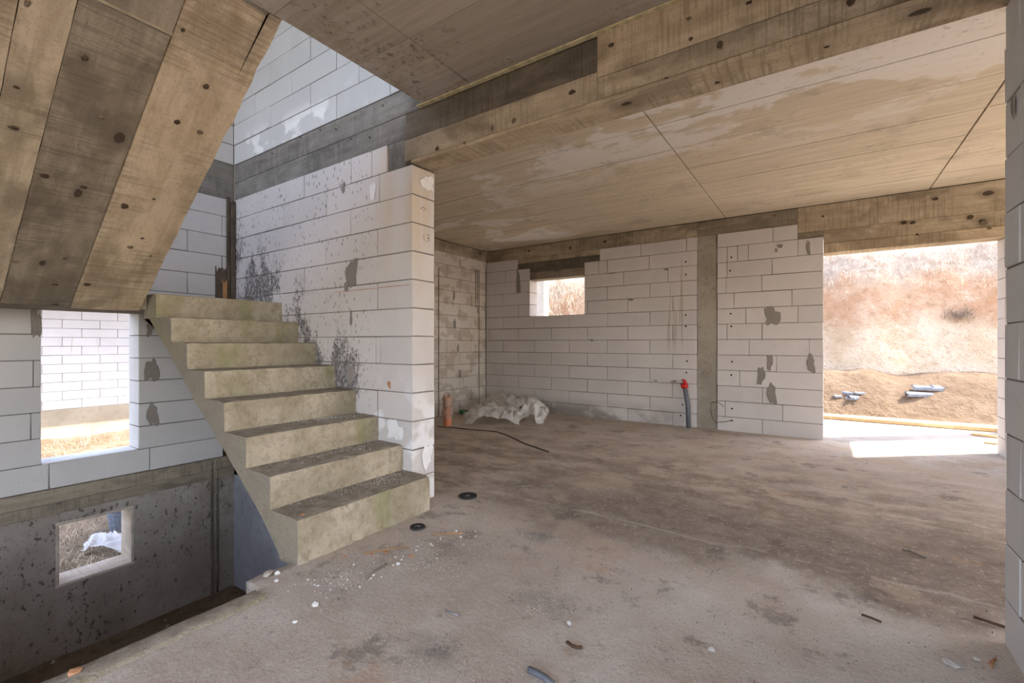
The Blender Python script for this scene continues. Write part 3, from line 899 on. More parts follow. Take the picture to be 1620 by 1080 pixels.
# ---- rest of the shell (behind and above the view)
bm = bmesh.new()
bm_box(bm, (3.9, YSB, -0.02), (4.1, 2.95, ZC)); bm_box(bm, (3.9, 6.0, -0.02), (4.1, YF, ZC)); bm_box(bm, (3.9, 2.95, 2.35), (4.1, 6.0, ZC))  # doorway added to bring more daylight into the far room
tag(from_bm('wall_far_right', bm, M['slab']), 'unseen right wall of the far room, its wide doorway added for daylight', 'wall', kind='structure')
bm = bmesh.new(); bm_box(bm, (4.1, -3.0, -0.25), (14, 6.72, -0.004)); bm_box(bm, (6.5, 6.72, -0.25), (14, 8.6, -0.004))
tag(from_bm('side_yard', bm, M['yard_slab']), 'unseen yard right of the house, made pale to bounce light indoors', 'ground', kind='structure')
bm = bmesh.new()
bm_box(bm, (XL - 0.30, YS - 0.2, ZBF), (XL - 0.242, YSB + 0.2, 5.34)); bm_box(bm, (XL - 0.30, YF - 0.2, -0.2), (XL - 0.242, YF + 0.24, ZS))  # unseen slabs added to stop light leaking through the wall corners
bm_box(bm, (XL - 0.242, YF + 0.004, -0.2), (XL - 0.002, YF + 0.24, ZS)); bm_box(bm, (XL - 0.242, YS + 0.004, ZBF), (XL - 0.002, YSB - 0.004, 5.34))
tag(from_bm('corner_columns', bm, M['column']), 'unseen filler slabs at the left wall corners, added to block light leaks', 'column', kind='structure')
bm = bmesh.new(); bm_box(bm, (0.79, YSB - 0.2, -0.02), (3.9, YSB, ZC))
tag(from_bm('wall_hall_side', bm, M['slab']), 'plain wall closing the far room beside the hall', 'wall', kind='structure')
bm = bmesh.new()
bm_box(bm, (XL - 0.24, YBK - 0.2, -1.4), (-2.6, YBK, ZC)); bm_box(bm, (3.8, YBK - 0.2, -0.2), (4.1, YBK, ZC))  # closed at the stairwell side to cut the light on the left wall
bm_box(bm, (XL - 0.24, YBK - 0.2, 2.60), (4.1, YBK, ZS))
tag(from_bm('wall_back', bm, M['slab']), 'unseen rear wall behind the viewer, openings shaped to set the daylight', 'wall', kind='structure')
bm = bmesh.new(); bm_box(bm, (XL - 0.24, YBK, 5.34), (0.8, YSB, 5.5))  # unseen roof, added so no direct sun enters the stairwell
tag(from_bm('roof_slab', bm, M['slab']), 'unseen concrete roof slab, added to keep sun out of the stairwell', 'roof', kind='structure')
bm = bmesh.new(); bm_box(bm, (0.6, YBK + 1.8, ZS), (0.8, YSB, 5.34))
tag(from_bm('wall_upper_right', bm, M['slab']), 'plain upper storey wall', 'wall', kind='structure')

# ================================================================== STAIRCASE
R1, RI, TR, NX0 = 0.231, 0.181, 0.2635, -2.204
zt = [0.0] + [R1 + RI * k for k in range(8)]       # tread heights
xk = [NX0 - TR * k for k in range(9)]              # riser positions
YN = 1.31
stairs = tag(empty('concrete_staircase', (NX0, 1.3, 0)), 'raw concrete staircase with steps rising left to a landing and doubling back overhead', 'staircase')
ZL = 1.385
# lower flight: inclined waist slab
prof = [(xk[0], -0.02)] + [(xk[k + 1], zt[k + 1]) for k in range(7)] + [(xk[7] - 0.02, zt[7]), (-4.30, zt[7]), (-4.30, ZL), (-4.09, 1.238), (-3.95, 1.144), (-3.424, 0.762), (-3.0, 0.478), (-2.565, 0.175), (-2.40, 0.02), (-2.385, -0.02)]
bm = bmesh.new()
NYs = 14
ringv = []
for j in range(NYs + 1):
    y = YN + (YS - YN) * j / NYs
    ringv.append([bm.verts.new((x + (0.006 * mnoise.noise(Vector((x * 9, y * 7, z * 9)))), y, z + 0.006 * mnoise.noise(Vector((x * 9 + 9, y * 7, z * 9))))) for x, z in prof])
for j in range(NYs):
    for i in range(len(prof)):
        i2 = (i + 1) % len(prof)
        bm.faces.new((ringv[j][i], ringv[j][i2], ringv[j + 1][i2], ringv[j + 1][i]))
bm.faces.new(ringv[0]); bm.faces.new(ringv[-1][::-1])
bmesh.ops.triangulate(bm, faces=[f for f in bm.faces if len(f.verts) > 4])
flight = from_bm('lower_flight', bm, M['stair'], stairs)
# steps
for k in range(7):
    x0, x1, za, zb = xk[k], xk[k + 1], zt[k], zt[k + 1]
    if k == 0: za = -0.02
    ny_, nr, ntd = 34, 6, 7
    pr = [(x0, za + (zb - za) * i / nr) for i in range(nr)] + [(x0, zb - 0.0)] + [(x0 - (x0 - x1) * i / ntd, zb) for i in range(1, ntd + 1)]
    V, Fc = [], []
    for j in range(ny_ + 1):
        y = YN - 0.004 + (YS - 0.002 - YN + 0.004) * j / ny_
        for i, (x, z) in enumerate(pr):
            edge = math.exp(-((i - nr) / 0.8) ** 2)
            n1 = mnoise.noise(Vector((x * 11 + k * 5, y * 11, z * 11))); n2 = mnoise.noise(Vector((x * 40, y * 40 + k * 3, z * 40)))
            chip = max(0.0, mnoise.noise(Vector((y * 9 + k * 13, 3, 1)))) * edge
            low = 0.012 * max(0, 1 - (z / 0.12)) * n2 if k == 0 and i < nr else 0
            V.append((x + 0.004 * n1 + 0.003 * n2 + low - edge * (0.006 + 0.012 * chip), y, z + (0.003 * n1 + 0.002 * n2 if 0 < i else 0) - edge * (0.005 + 0.012 * chip)))
    m = len(pr)
    for j in range(ny_):
        for i in range(m - 1):
            Fc.append((j * m + i, j * m + i + 1, (j + 1) * m + i + 1, (j + 1) * m + i)[::-1])
    Fc.append(tuple(range(0, m)))
    Fc.append(tuple(range(ny_ * m, ny_ * m + m))[::-1])
    Fc.append((0, ny_ * m, ny_ * m + m - 1, m - 1))
    me_o = from_data('step', V, Fc, M['stair'], flight, False, (x0, YN, za))
# landing
lp = [(xk[7], zt[7]), (xk[7], zt[8]), (XL, zt[8]), (XL, ZL), (-4.29, ZL), (-4.29, zt[7])]
bm = bmesh.new()
A_ = [bm.verts.new((x, YN - 0.006, z)) for x, z in lp]; B_ = [bm.verts.new((x, YS - 0.003, z)) for x, z in lp]
for i in range(len(lp)): bm.faces.new((A_[i], A_[(i + 1) % 6], B_[(i + 1) % 6], B_[i]))
bm.faces.new(A_); bm.faces.new(B_[::-1])
bm_box(bm, (XL, -0.5, ZL), (-4.235, YN - 0.006, zt[8]))
bmesh.ops.bevel(bm, geom=[e for e in bm.edges if e.calc_length() > 0.5 and e.is_manifold], offset=0.006, segments=1, affect='EDGES')
from_bm('landing', bm, M['stair'], stairs)
# upper flight
SLP = 0.711
X0u, Z0u = -4.235, 1.372
def zsof(x): return 1.50 + SLP * (x + 4.06)
XTOP = -2.252
YU0, YU1 = -0.50, 1.25
TH = 0.17
up = [(X0u, zsof(X0u) + 0.045), (XTOP, zsof(XTOP) + 0.045), (XTOP, ZS)]
nst = 7
for k in range(nst - 1, -1, -1):
    xa = X0u + (XTOP - X0u) * (k) / nst
    zz = zt[8] + (ZS - zt[8]) * (k + 1) / (nst + 1)
    xb = X0u + (XTOP - X0u) * (k + 1) / nst
    up += [(xb, zz), (xa, zz)]
up += [(X0u, zt[8])]
bm = bmesh.new()
A_ = [bm.verts.new((x, YU0, z)) for x, z in up]; B_ = [bm.verts.new((x, YU1 - 0.06, z)) for x, z in up]
for i in range(len(up)):
    i2 = (i + 1) % len(up)
    if (A_[i].co - A_[i2].co).length > 1e-5: bm.faces.new((A_[i], A_[i2], B_[i2], B_[i]))
bm.faces.new(A_); bm.faces.new(B_[::-1])
uf = from_bm('upper_flight', bm, M['stair'], stairs)
ang = math.atan(SLP)
Lb = (XTOP - X0u) / math.cos(ang)
bw = [-0.50, -0.20, 0.10, 0.40, 0.557, 0.88, 1.25]
bmats = ['b_tan', 'b_grey', 'b_tan', 'b_warm', 'b_grey', 'b_warm']
boff = [0.0, 0.006, 0.002, 0.0, 0.007, -0.004]
bmats[3] = 'b_tan'
for i in range(6):
    y0, y1 = bw[i] + 0.0015, bw[i + 1] - 0.0015
    nseg = 44; nw = 5
    V, Fc = [], []
    last = (i == 5)
    for s in range(nseg + 1):
        u = -Lb / 2 + Lb * s / nseg
        for w in range(nw + 1):
            yy = y0 + (y1 - y0) * w / nw - (y0 + y1) / 2
            dz = 0.0015 * mnoise.noise(Vector((u * 3, yy * 9, i)))
            if last and w == nw:
                yy += 0.014 + 0.012 * mnoise.noise(Vector((u * 6, 1, 1))) + 0.008 * mnoise.noise(Vector((u * 22, 1, 5)))
                dz += 0.006
            elif last and w == nw - 1:
                yy += 0.008 + 0.006 * mnoise.noise(Vector((u * 5, 4, 1))); dz += 0.003
            elif w in (0, nw):
                yy += 0.003 * mnoise.noise(Vector((u * 8, i * 3, w)))
            V.append((u, yy, dz))
        for w in (nw, 0):
            yy = y0 + (y1 - y0) * w / nw - (y0 + y1) / 2
            V.append((u, yy, 0.03 + (0.10 if last and w == nw else 0)))
    m = nw + 3
    for s in range(nseg):
        for w in range(m):
            w2 = (w + 1) % m
            Fc.append((s * m + w, s * m + w2, (s + 1) * m + w2, (s + 1) * m + w)[::-1])
    Fc.append(tuple(range(m))); Fc.append(tuple(range(nseg * m, nseg * m + m))[::-1])
    me = bpy.data.meshes.new('cast_board'); me.from_pydata(V, [], Fc); me.materials.append(M[bmats[i]]); me.update()
    o = bpy.data.objects.new('cast_board', me)
    xm = (X0u + XTOP) / 2
    o.location = (xm, (y0 + y1) / 2, zsof(xm) + boff[i])
    o.rotation_euler = (0, -ang, 0)
    link(o, uf)

# knots printed into the board-marked concrete (small dark oval hollows)
M['knot'] = mat_plain('knot_print', (0.085, 0.062, 0.042), 0.95, var=0.4, sc=60)
M['knot_soft'] = mat_plain('knot_print_faint', (0.19, 0.145, 0.10), 0.95, var=0.4, sc=60)
def knot(parent, c, u, v, n, ru, rv, mat, seed, proud=0.004):
    rr_ = random.Random(seed)
    c, u, v, n = Vector(c), Vector(u).normalized(), Vector(v).normalized(), Vector(n).normalized()
    V = [c + n * proud]; Fc = []
    N = 12
    for k_ in range(N):
        a_ = 2 * math.pi * k_ / N; q_ = 1 + rr_.uniform(-0.16, 0.16)
        V.append(c + u * (ru * q_ * math.cos(a_)) + v * (rv * q_ * math.sin(a_)) + n * (proud * 0.6))
    Fc = [(0, 1 + k_, 1 + (k_ + 1) % N) for k_ in range(N)]
    from_data('knot', V, Fc, mat, parent, False, c)
def on_soffit(px, py):
    d = ray(px, py); nn = Vector((-SLP, 0, 1)); cc = 1.50 + SLP * 4.06
    return EYE + d * ((cc - nn.dot(EYE)) / nn.dot(d))
su = Vector((1, 0, SLP)); sn = Vector((SLP, 0, -1))
for i, (px, py, a_, b_) in enumerate(((325.5, 136, .016, .014), (280, 192, .016, .015), (316, 208, .015, .016), (197, 325, .022, .020), (243, 314, .008, .008), (206, 390, .015, .016), (225, 376, .009, .011), (138, 449, .014, .018), (238, 404, .012, .007), (289, 47, .010, .010),
        (134, 91, .015, .012), (160, 185, .014, .013), (70, 277, .017, .018), (132, 295, .012, .015), (24, 413, .012, .016), (102, 408, .007, .010), (87, 449, .009, .015), (43, 4, .018, .010), (22, 201, .010, .020), (26, 137, .007, .012))):
    p_ = on_soffit(px, py)
    knot(uf, p_, su, (0, 1, 0), sn, a_, b_, M['knot'] if i % 3 != 2 else M['knot_soft'], 500 + i, 0.0085)
for i, (px, py, a_, b_) in enumerate(((1139, 71, .012, .020), (1093, 62, .010, .010), (1090, 30, .014, .010), (1185, 5, .012, .008), (1346, 4, .014, .016), (779, 203, .014, .020), (692, 235, .018, .014), (735, 226, .007, .008), (813, 191, .012, .016), (905, 146, .020, .012), (967, 72, .016, .012))):
    p_ = ony(px, py, YS - 0.006)
    knot(beam, p_, (1, 0, 0), (0, 0, 1), (0, -1, 0), a_, b_, M['knot'] if i % 3 != 2 else M['knot_soft'], 540 + i, 0.006)
for i, (px, py, a_, b_) in enumerate(((1135, 130, .012, .012), (1308, 74, .012, .009), (1054, 123, .010, .008))):
    knot(beam, onz(px, py, ZB - 0.004), (1, 0, 0), (0, 1, 0), (0, 0, -1), a_, b_, M['knot'], 560 + i, 0.002)
for i, (px, py, a_, b_) in enumerate(((1430, 352, .026, .020), (1444, 352, .024, .018), (1535, 344, .026, .024), (1557, 352, .028, .024), (1480, 314, .024, .018), (1302, 342, .014, .012), (1451, 371, .014, .012), (1565, 361, .018, .012), (957, 382, .024, .022), (902, 392, .022, .022), (837, 397, .020, .020), (1225, 341, .018, .014))):
    knot(ring, ony(px, py, YF + 0.004), (1, 0, 0), (0, 0, 1), (0, -1, 0), a_, b_, M['knot'] if i % 4 != 3 else M['knot_soft'], 580 + i, 0.004)

# ================================================================== OUTDOORS
# terrace + canopy with posts
bm = bmesh.new(); bm_box(bm, (-9, 6.72, -0.25), (6.5, 8.62, -0.002))
tag(from_bm('terrace', bm, M['terrace']), 'sunlit concrete terrace outside the wide opening', 'terrace', kind='structure')
bm = bmesh.new(); bm_box(bm, (XL - 0.24, 6.70, ZC), (2.12, 8.30, ZS))
tag(from_bm('canopy_slab', bm, M['slab']), 'concrete canopy slab over the terrace', 'canopy', kind='structure')
def post(cx_, cy_, w, label):
    bm = bmesh.new(); bm_box(bm, (-w / 2, -w / 2, 0), (w / 2, w / 2, ZC))
    bmesh.ops.bevel(bm, geom=list(bm.edges), offset=0.008, segments=1, affect='EDGES')
    e = tag(empty('terrace_post', (cx_, cy_, -0.002)), label, 'post', 'posts carrying the terrace canopy')
    from_bm('shaft', bm, M['white_post'], e, False, (cx_, cy_, -0.002))
    bm = bmesh.new(); bm_box(bm, (-w / 2 - .015, -w / 2 - .015, 0), (w / 2 + .015, w / 2 + .015, 0.04))
    from_bm('foot', bm, M['slab'], e, False, (cx_, cy_, -0.002))
post(2.02, 8.20, 0.20, 'pale concrete post beside the right jamb of the wide opening')
post(-4.80, 8.18, 0.20, 'pale concrete post seen through the small high window')

# earth bank
def bank_z(x, y):
    y = y + 0.25 * mnoise.noise(Vector((x * 0.7, 0, 3)))
    toe, mid, crest = 9.75, 9.85, 11.45
    if y < mid: z = 0
    else:
        t_ = min(1, (y - mid) / (crest - mid))
        z = 0.0 + 2.95 * t_
        if y > crest: z = 2.95 + 0.30 * (y - crest)
    return z - 0.02
V, Fc = [], []
nxb, nyb = 150, 96
for i in range(nxb + 1):
    for j in range(nyb + 1):
        x = -13 + 20.5 * i / nxb; y = 8.62 + 7.0 * (j / nyb) ** 1.25
        z = bank_z(x, y)
        st_ = max(0.0, min(1.0, (y - 9.7) / 0.3))
        n = mnoise.fractal(Vector((x * 1.5, y * 1.5, z * 1.5)), 1.0, 2.0, 5)
        V.append((x, y + 0.10 * n * st_, z + 0.09 * n * st_ + 0.008 * mnoise.noise(Vector((x * 6, y * 6, 0)))))
for i in range(nxb):
    for j in range(nyb):
        Fc.append((i * (nyb + 1) + j, (i + 1) * (nyb + 1) + j, (i + 1) * (nyb + 1) + j + 1, i * (nyb + 1) + j + 1))
tag(from_data('earth_bank', V, Fc, M['bank'], None, True), 'steep cut bank of tan and reddish earth behind the terrace', 'bank', kind='structure')
# loose soil pile at the toe
V, Fc = [], []
nxb, nyb = 130, 26
def pile_top(x): return 0.66 + 0.13 * mnoise.noise(Vector((x * 1.3, 4, 0))) + 0.05 * mnoise.noise(Vector((x * 4, 1, 0)))
for i in range(nxb + 1):
    x = -13 + 20.5 * i / nxb
    for j in range(nyb + 1):
        t_ = j / nyb
        y = 8.95 + 1.35 * t_
        z = pile_top(x) * (math.sin(min(1, t_ / 0.85) * math.pi / 2) ** 1.25) - 0.01
        n = mnoise.fractal(Vector((x * 4, y * 4, 0)), 1.0, 2.0, 4)
        V.append((x, y, z + 0.02 * n * min(1, t_ * 5)))
for i in range(nxb):
    for j in range(nyb):
        Fc.append((i * (nyb + 1) + j, (i + 1) * (nyb + 1) + j, (i + 1) * (nyb + 1) + j + 1, i * (nyb + 1) + j + 1))
tag(from_data('soil_pile', V, Fc, M['pile'], None, True), 'long heap of loose brown soil at the foot of the bank', 'soil', kind='stuff')

def blades(name, pts, mat, label, cat, seed, lmin, lmax, droop=0.6, w=0.005, lean=None, seg=4):
    """dry grass: thin curved ribbons"""
    r = random.Random(seed)
    V, Fc = [], []
    for p in pts:
        p = Vector(p)
        L = r.uniform(lmin, lmax)
        a = r.uniform(0, 6.283)
        d = Vector((math.cos(a), math.sin(a), 0))
        if lean is not None: d = (d + Vector(lean) * r.uniform(0.5, 1.8)).normalized()
        side = Vector((-d.y, d.x, 0)) * (w * r.uniform(0.6, 1.3) / 2)
        el = r.uniform(0.5, 1.35)
        b0 = len(V)
        q = p.copy()
        for s in range(seg + 1):
            k = 1 - s / seg * 0.85
            V.append(q - side * k); V.append(q + side * k)
            q = q + (d * math.cos(el) + Vector((0, 0, 1)) * math.sin(el)) * (L / seg)
            el -= droop * r.uniform(0.3, 1.4)
        for s in range(seg):
            Fc.append((b0 + 2 * s, b0 + 2 * s + 1, b0 + 2 * s + 3, b0 + 2 * s + 2))
    o = from_data(name, V, Fc, mat)
    return tag(o, label, cat, kind='stuff')
r = random.Random(11)
def bank_pt(x, y): return (x, y, bank_z(x, y) + 0.03)
pts = [bank_pt(r.uniform(-9, 6), r.uniform(11.0, 11.9)) for _ in range(3600)]
blades('crest_grass', pts, M['grass_pale'], 'bleached dry grass hanging over the crest of the bank', 'grass', 21, 0.12, 0.40, 0.95, 0.007, (0, -1.0, 0))
pts = [bank_pt(r.uniform(-9, 6), 10.0 + abs(r.gauss(0, 0.6)) + 0.4) for _ in range(900)]
blades('bank_roots', pts, M['root'], 'thin dry roots and stalks sticking out of the bank face', 'roots', 22, 0.12, 0.5, 0.8, 0.006, (0, -0.8, -0.2))
pts = [bank_pt(r.gauss(-5.9, 0.8), r.uniform(10.1, 11.4)) for _ in range(1500)]
blades('window_grass', pts, M['grass_pale'], 'dense straw-coloured grass on the bank outside the small window', 'grass', 23, 0.25, 0.7, 0.6, 0.011, (0, -1.0, 0))
c = bank_pt(1.95, 10.75)
pts = [(c[0] + r.gauss(0, 0.10), c[1] - 0.02 + r.gauss(0, 0.03), c[2] + r.gauss(0, 0.06)) for _ in range(260)]
blades('dry_bush', pts, M['bush'], 'dark clump of dead twigs on the bank near the right jamb', 'bush', 24, 0.08, 0.28, 0.5, 0.006, (0, -0.8, -0.2))
pts = []
for _ in range(60):
    x = r.uniform(0.05, 1.0); pts.append((x, 8.97 + r.uniform(0, .1), 0.0))
blades('weed_stalks', pts, M['grass'], 'thin dry weed stalks at the foot of the soil heap', 'grass', 25, 0.12, 0.42, 0.25, 0.006)

# timber on the terrace edge
def beam_at(name, p0, p1, w, h, mat, label, cat, z=0.0, group=None):
    p0, p1 = Vector(p0), Vector(p1)
    d = p1 - p0; L = d.length
    bm = bmesh.new(); bm_box(bm, (-L / 2, -w / 2, 0), (L / 2, w / 2, h))
    bmesh.ops.bevel(bm, geom=list(bm.edges), offset=0.004, segments=1, affect='EDGES')
    c_ = (p0 + p1) / 2
    o = from_bm(name, bm, mat, None, False, (c_.x, c_.y, z), math.atan2(d.y, d.x))
    return tag(o, label, cat, group)
beam_at('timber_plank', (-1.2, 8.50, 0), (3.2, 8.56, 0), 0.16, 0.045, M['timber'], 'long pale plank lying along the terrace edge, at the back', 'plank')
beam_at('timber_plank', (-0.2, 8.33, 0), (3.4, 8.27, 0), 0.09, 0.05, M['timber'], 'long narrow plank lying in front of the back plank on the terrace', 'plank')
beam_at('timber_plank', (1.53, 7.86, 0), (2.4, 7.55, 0), 0.09, 0.025, M['timber'], 'short board on the sunlit terrace near the right jamb', 'plank')
beam_at('timber_plank', (1.52, 7.30, 0), (1.95, 7.22, 0), 0.06, 0.02, M['timber'], 'smallest board offcut on the terrace by the right jamb', 'plank')

# broken clay channel pieces on the soil heap
def on_pile(px, py):
    best = None
    for i in range(400):
        y = 8.95 + 1.2 * i / 400
        p = ony(px, py, y)
        t_ = (y - 8.95) / 1.35
        z = pile_top(p.x) * (math.sin(min(1, t_ / 0.85) * math.pi / 2) ** 1.25)
        if z >= p.z: return Vector((p.x, y, z))
    return ony(px, py, 9.4)
def half_tile(loc, L, rad, rz, tilt, label, grp, arc=2.4):
    V, Fc = [], []
    ns, th = 8, 0.014
    for e, (u, k) in enumerate(((-L / 2, 1.0), (L / 2, 0.78))):
        for q in (rad * k, (rad - th) * k):
            for s in range(ns + 1):
                a = math.pi / 2 - arc / 2 + arc * s / ns
                V.append((u + 0.02 * math.sin(s * 2.3 + e), q * math.cos(a), q * math.sin(a) - rad * 0.45))
    n = ns + 1
    for s in range(ns):
        Fc.append((s, s + 1, 2 * n + s + 1, 2 * n + s)); Fc.append((n + s + 1, n + s, 3 * n + s, 3 * n + s + 1))
        Fc.append((s + 1, s, n + s, n + s + 1)); Fc.append((2 * n + s, 2 * n + s + 1, 3 * n + s + 1, 3 * n + s))
    Fc.append((0, 2 * n, 3 * n, n)); Fc.append((ns, n + ns, 3 * n + ns, 2 * n + ns))
    o = from_data('broken_clay_channel', V, Fc, M['tile'], None, False)
    o.location = loc; o.rotation_euler = (tilt, 0, rz)
    tag(o, label, 'shard', grp)
G = 'broken blue-grey channel pieces on the soil heap'
half_tile(on_pile(1460, 624), 0.42, 0.07, 0.25, 0.5, 'long blue-grey channel shard at the right on the soil heap', G)
half_tile(on_pile(1468, 616) + Vector((0, 0, 0.02)), 0.36, 0.07, 0.05, 0.5, 'blue-grey channel shard lying behind the long one at right', G)
half_tile(on_pile(1481, 612), 0.12, 0.05, 0.4, 0.4, 'small dark shard behind the right-hand channel pieces', G)
half_tile(on_pile(1340, 622), 0.20, 0.05, -0.6, 0.5, 'shard at the upper left of the left shard cluster', G)
half_tile(on_pile(1353, 628), 0.20, 0.05, 0.6, 0.5, 'shard at the middle of the left shard cluster', G)
half_tile(on_pile(1360, 622), 0.14, 0.045, 0.3, 0.4, 'shard at the right end of the left shard cluster', G)
half_tile(on_pile(1347, 631), 0.16, 0.045, -0.4, 0.4, 'lowest shard of the left shard cluster', G)
half_tile(on_pile(1325, 627), 0.10, 0.045, 0.2, 0.4, 'lone little shard left of the left cluster', G)

# left yard and neighbouring house
V, Fc = [], []
nxb, nyb = 120, 120
for i in range(nxb + 1):
    for j in range(nyb + 1):
        x = -15.0 + (XL - 0.20 + 15.0) * i / nxb; y = -5 + 13.6 * j / nyb
        z = -1.08 + 0.012 * (XL - x) + 0.05 * mnoise.fractal(Vector((x * 1.1, y * 1.1, 0)), 1, 2, 5) 
        V.append((x, y, z))
for i in range(nxb):
    for j in range(nyb):
        Fc.append((i * (nyb + 1) + j, (i + 1) * (nyb + 1) + j, (i + 1) * (nyb + 1) + j + 1, i * (nyb + 1) + j + 1))
tag(from_data('yard', V, Fc, M['ground'], None, True), 'rough dry yard outside the left windows', 'ground', kind='structure')
pts = []
for _ in range(4200):
    d = r.random() ** 1.6
    x = -5.65 - 7.6 * d; pts.append((x, 0.55 + (-x - 5.0) * 0.20 + r.gauss(0, 0.45 + 0.1 * (-x - 5)), -1.08 + 0.012 * (XL - x)))
blades('yard_grass', pts, M['grass'], 'flattened dry grass strewn over the yard outside the left windows', 'grass', 31, 0.10, 0.34, 0.9, 0.007)
pts = []
for _ in range(90):
    pts.append((-13.0 + r.gauss(0, 0.25), 3.15 + r.gauss(0, 0.45), -0.98))
blades('dead_weeds', pts, M['root'], 'tall dead weeds against the neighbouring house plinth', 'grass', 32, 0.2, 0.6, 0.12, 0.004)
house = tag(empty('neighbouring_house', (-14, 3.2, -1)), 'white block house with a concrete plinth seen through the left window', 'building')
rows = []
for k in range(15):
    rows.append((-0.335 + 0.2 * k, -0.335 + 0.2 * (k + 1), [joints(-0.5, 8.0, 3.1 + (0.32 if k % 2 else 0.0), 0.645)]))
masonry('wall', 'y', -14.0, -0.24, rows, M['blk_out'], None, 0.008, parent=house)
plank('eave_slab', (-14.3, -2.5, 2.69), (-11.7, 9.0, 2.84), M['slab'], house)  # unseen deep eave, added to keep direct sun off the blocks
plank('plinth', (-14.3, -0.5, -1.15), (-13.99, 8.0, -0.335), M['plinth'], house)

# crumpled white sheet and grey bucket shard outside the basement window
def crumple(name, cx_, cy_, cz_, sx, sy, hh, rz, seed, mat, n=26, parent=None, fold=0.5, smooth=True):
    V, Fc = [], []
    cr, sr = math.cos(rz), math.sin(rz)
    for i in range(n + 1):
        for j in range(n + 1):
            u, v = -1 + 2 * i / n, -1 + 2 * j / n
            rr_ = math.sqrt(u * u + v * v)
            k = 1 / max(1.0, 0.75 + 0.25 * rr_)
            env = max(0.0, 1 - (abs(u) ** 2.4 + abs(v) ** 2.4) / 1.5)
            rid = 1 - abs(mnoise.noise(Vector((u * 1.7 + seed, v * 1.7, 1)))) * 2.2
            rid2 = 1 - abs(mnoise.noise(Vector((u * 3.9 + seed, v * 3.9, 6)))) * 2
            z = hh * env ** 0.7 * (0.45 + 0.45 * rid + 0.25 * rid2)
            wx = 0.22 * mnoise.noise(Vector((u * 2.2, v * 2.2, seed + 2))); wy = 0.22 * mnoise.noise(Vector((u * 2.2, v * 2.2, seed + 9)))
            x, y = (u * k + wx) * sx / 2, (v * k + wy) * sy / 2
            V.append((cx_ + x * cr - y * sr, cy_ + x * sr + y * cr, cz_ + max(0.004, z)))
    for i in range(n):
        for j in range(n):
            Fc.append((i * (n + 1) + j, (i + 1) * (n + 1) + j, (i + 1) * (n + 1) + j + 1, i * (n + 1) + j + 1))
    return from_data(name, V, Fc, mat, parent, smooth, (cx_, cy_, cz_))
p = onz(175, 856, -0.98)
tag(crumple('plastic_sack', p.x, p.y, -1.05, 0.55, 0.22, 0.16, 0.5, 3.0, M['sheet_white']), 'crumpled white plastic sack on the dry grass outside the basement window', 'sack')
p = onz(187, 828, -0.98)
bk = []
tag(lathe('bucket_shard', [(0.12, 0), (0.15, 0.22), (0.145, 0.22), (0.115, 0.006), (0.0, 0.006)], M['tile'], None, (p.x, p.y + .05, -1.06), 14), 'blue-grey plastic bucket lying outside the basement window', 'bucket')

# rear ground
bm = bmesh.new(); bm_box(bm, (-30, -30, -1.6), (30, YBK - 0.2, -0.25))
tag(from_bm('rear_ground', bm, M['ground']), 'ground behind the house', 'ground', kind='structure')

# ================================================================== WALL MARKS
# stair wall
for i, (px, py, w, h, mt, sd_) in enumerate((
        (557, 432, 0.13, 0.22, 'mortar_wet', 1), (549, 452, 0.06, 0.08, 'mortar_wet', 2), (556, 503, 0.022, 0.13, 'mortar_wet', 3),
        (555, 592, 0.075, 0.17, 'mortar_wet', 4), (543, 297, 0.05, 0.07, 'mortar_wet', 6))):
    p = ony(px, py, YS); splat(wall_stair, 'x', YS, p.x, p.z, w, h, M[mt], sd_)
for (px, py, w, h, sd_) in ((590, 303, 0.06, 0.15, 8), (625, 680, 0.16, 0.14, 9)):
    p = ony(px, py, YS); splat(wall_stair, 'x', YS, p.x, p.z, w, h, M['lime_patch'], sd_, 'filler_patch', 0.002)
p = onx(676, 290, XE); splat(wall_stair, 'y', XE, p.y, p.z, 0.12, 0.11, M['lime_patch'], 14, 'filler_patch', 0.003, out=1)
p = onx(675, 720, XE); splat(wall_stair, 'y', XE, p.y, p.z, 0.10, 0.16, M['lime_patch'], 15, 'filler_patch', 0.003, out=1)
p = ony(616, 608, YS); splat(wall_stair, 'x', YS, p.x, p.z, 0.035, 0.05, M['chip'], 17, 'brick_smudge', 0.002)
a = ony(530, 463, YS); b = ony(648, 450.5, YS)
from_data('chalk_line', [(a.x, YS - 0.0035, a.z), (b.x, YS - 0.0035, b.z), (b.x, YS - 0.0035, b.z + 0.006), (a.x, YS - 0.0035, a.z + 0.006)], [(0, 1, 2, 3)], M['pencil'], wall_stair, origin=a)
# pencil digits on the free end of the wall
def strokes(parent, pts_list, wdt):
    for pl in pts_list:
        tube('pencil_mark', pl, wdt, M['graphite'], parent, 4)
def endpt(px, py): q = onx(px, py, XE); return (XE + 0.0035, q.y, q.z)
strokes(wall_stair, [[endpt(670, 372), endpt(671, 381)],
                     [endpt(675, 371), endpt(679, 372), endpt(678, 376), endpt(675, 376), endpt(679, 378), endpt(678, 382), endpt(674, 382)],
                     [endpt(665, 330), endpt(669, 327), endpt(673, 331), endpt(669, 334)]], 0.0018)
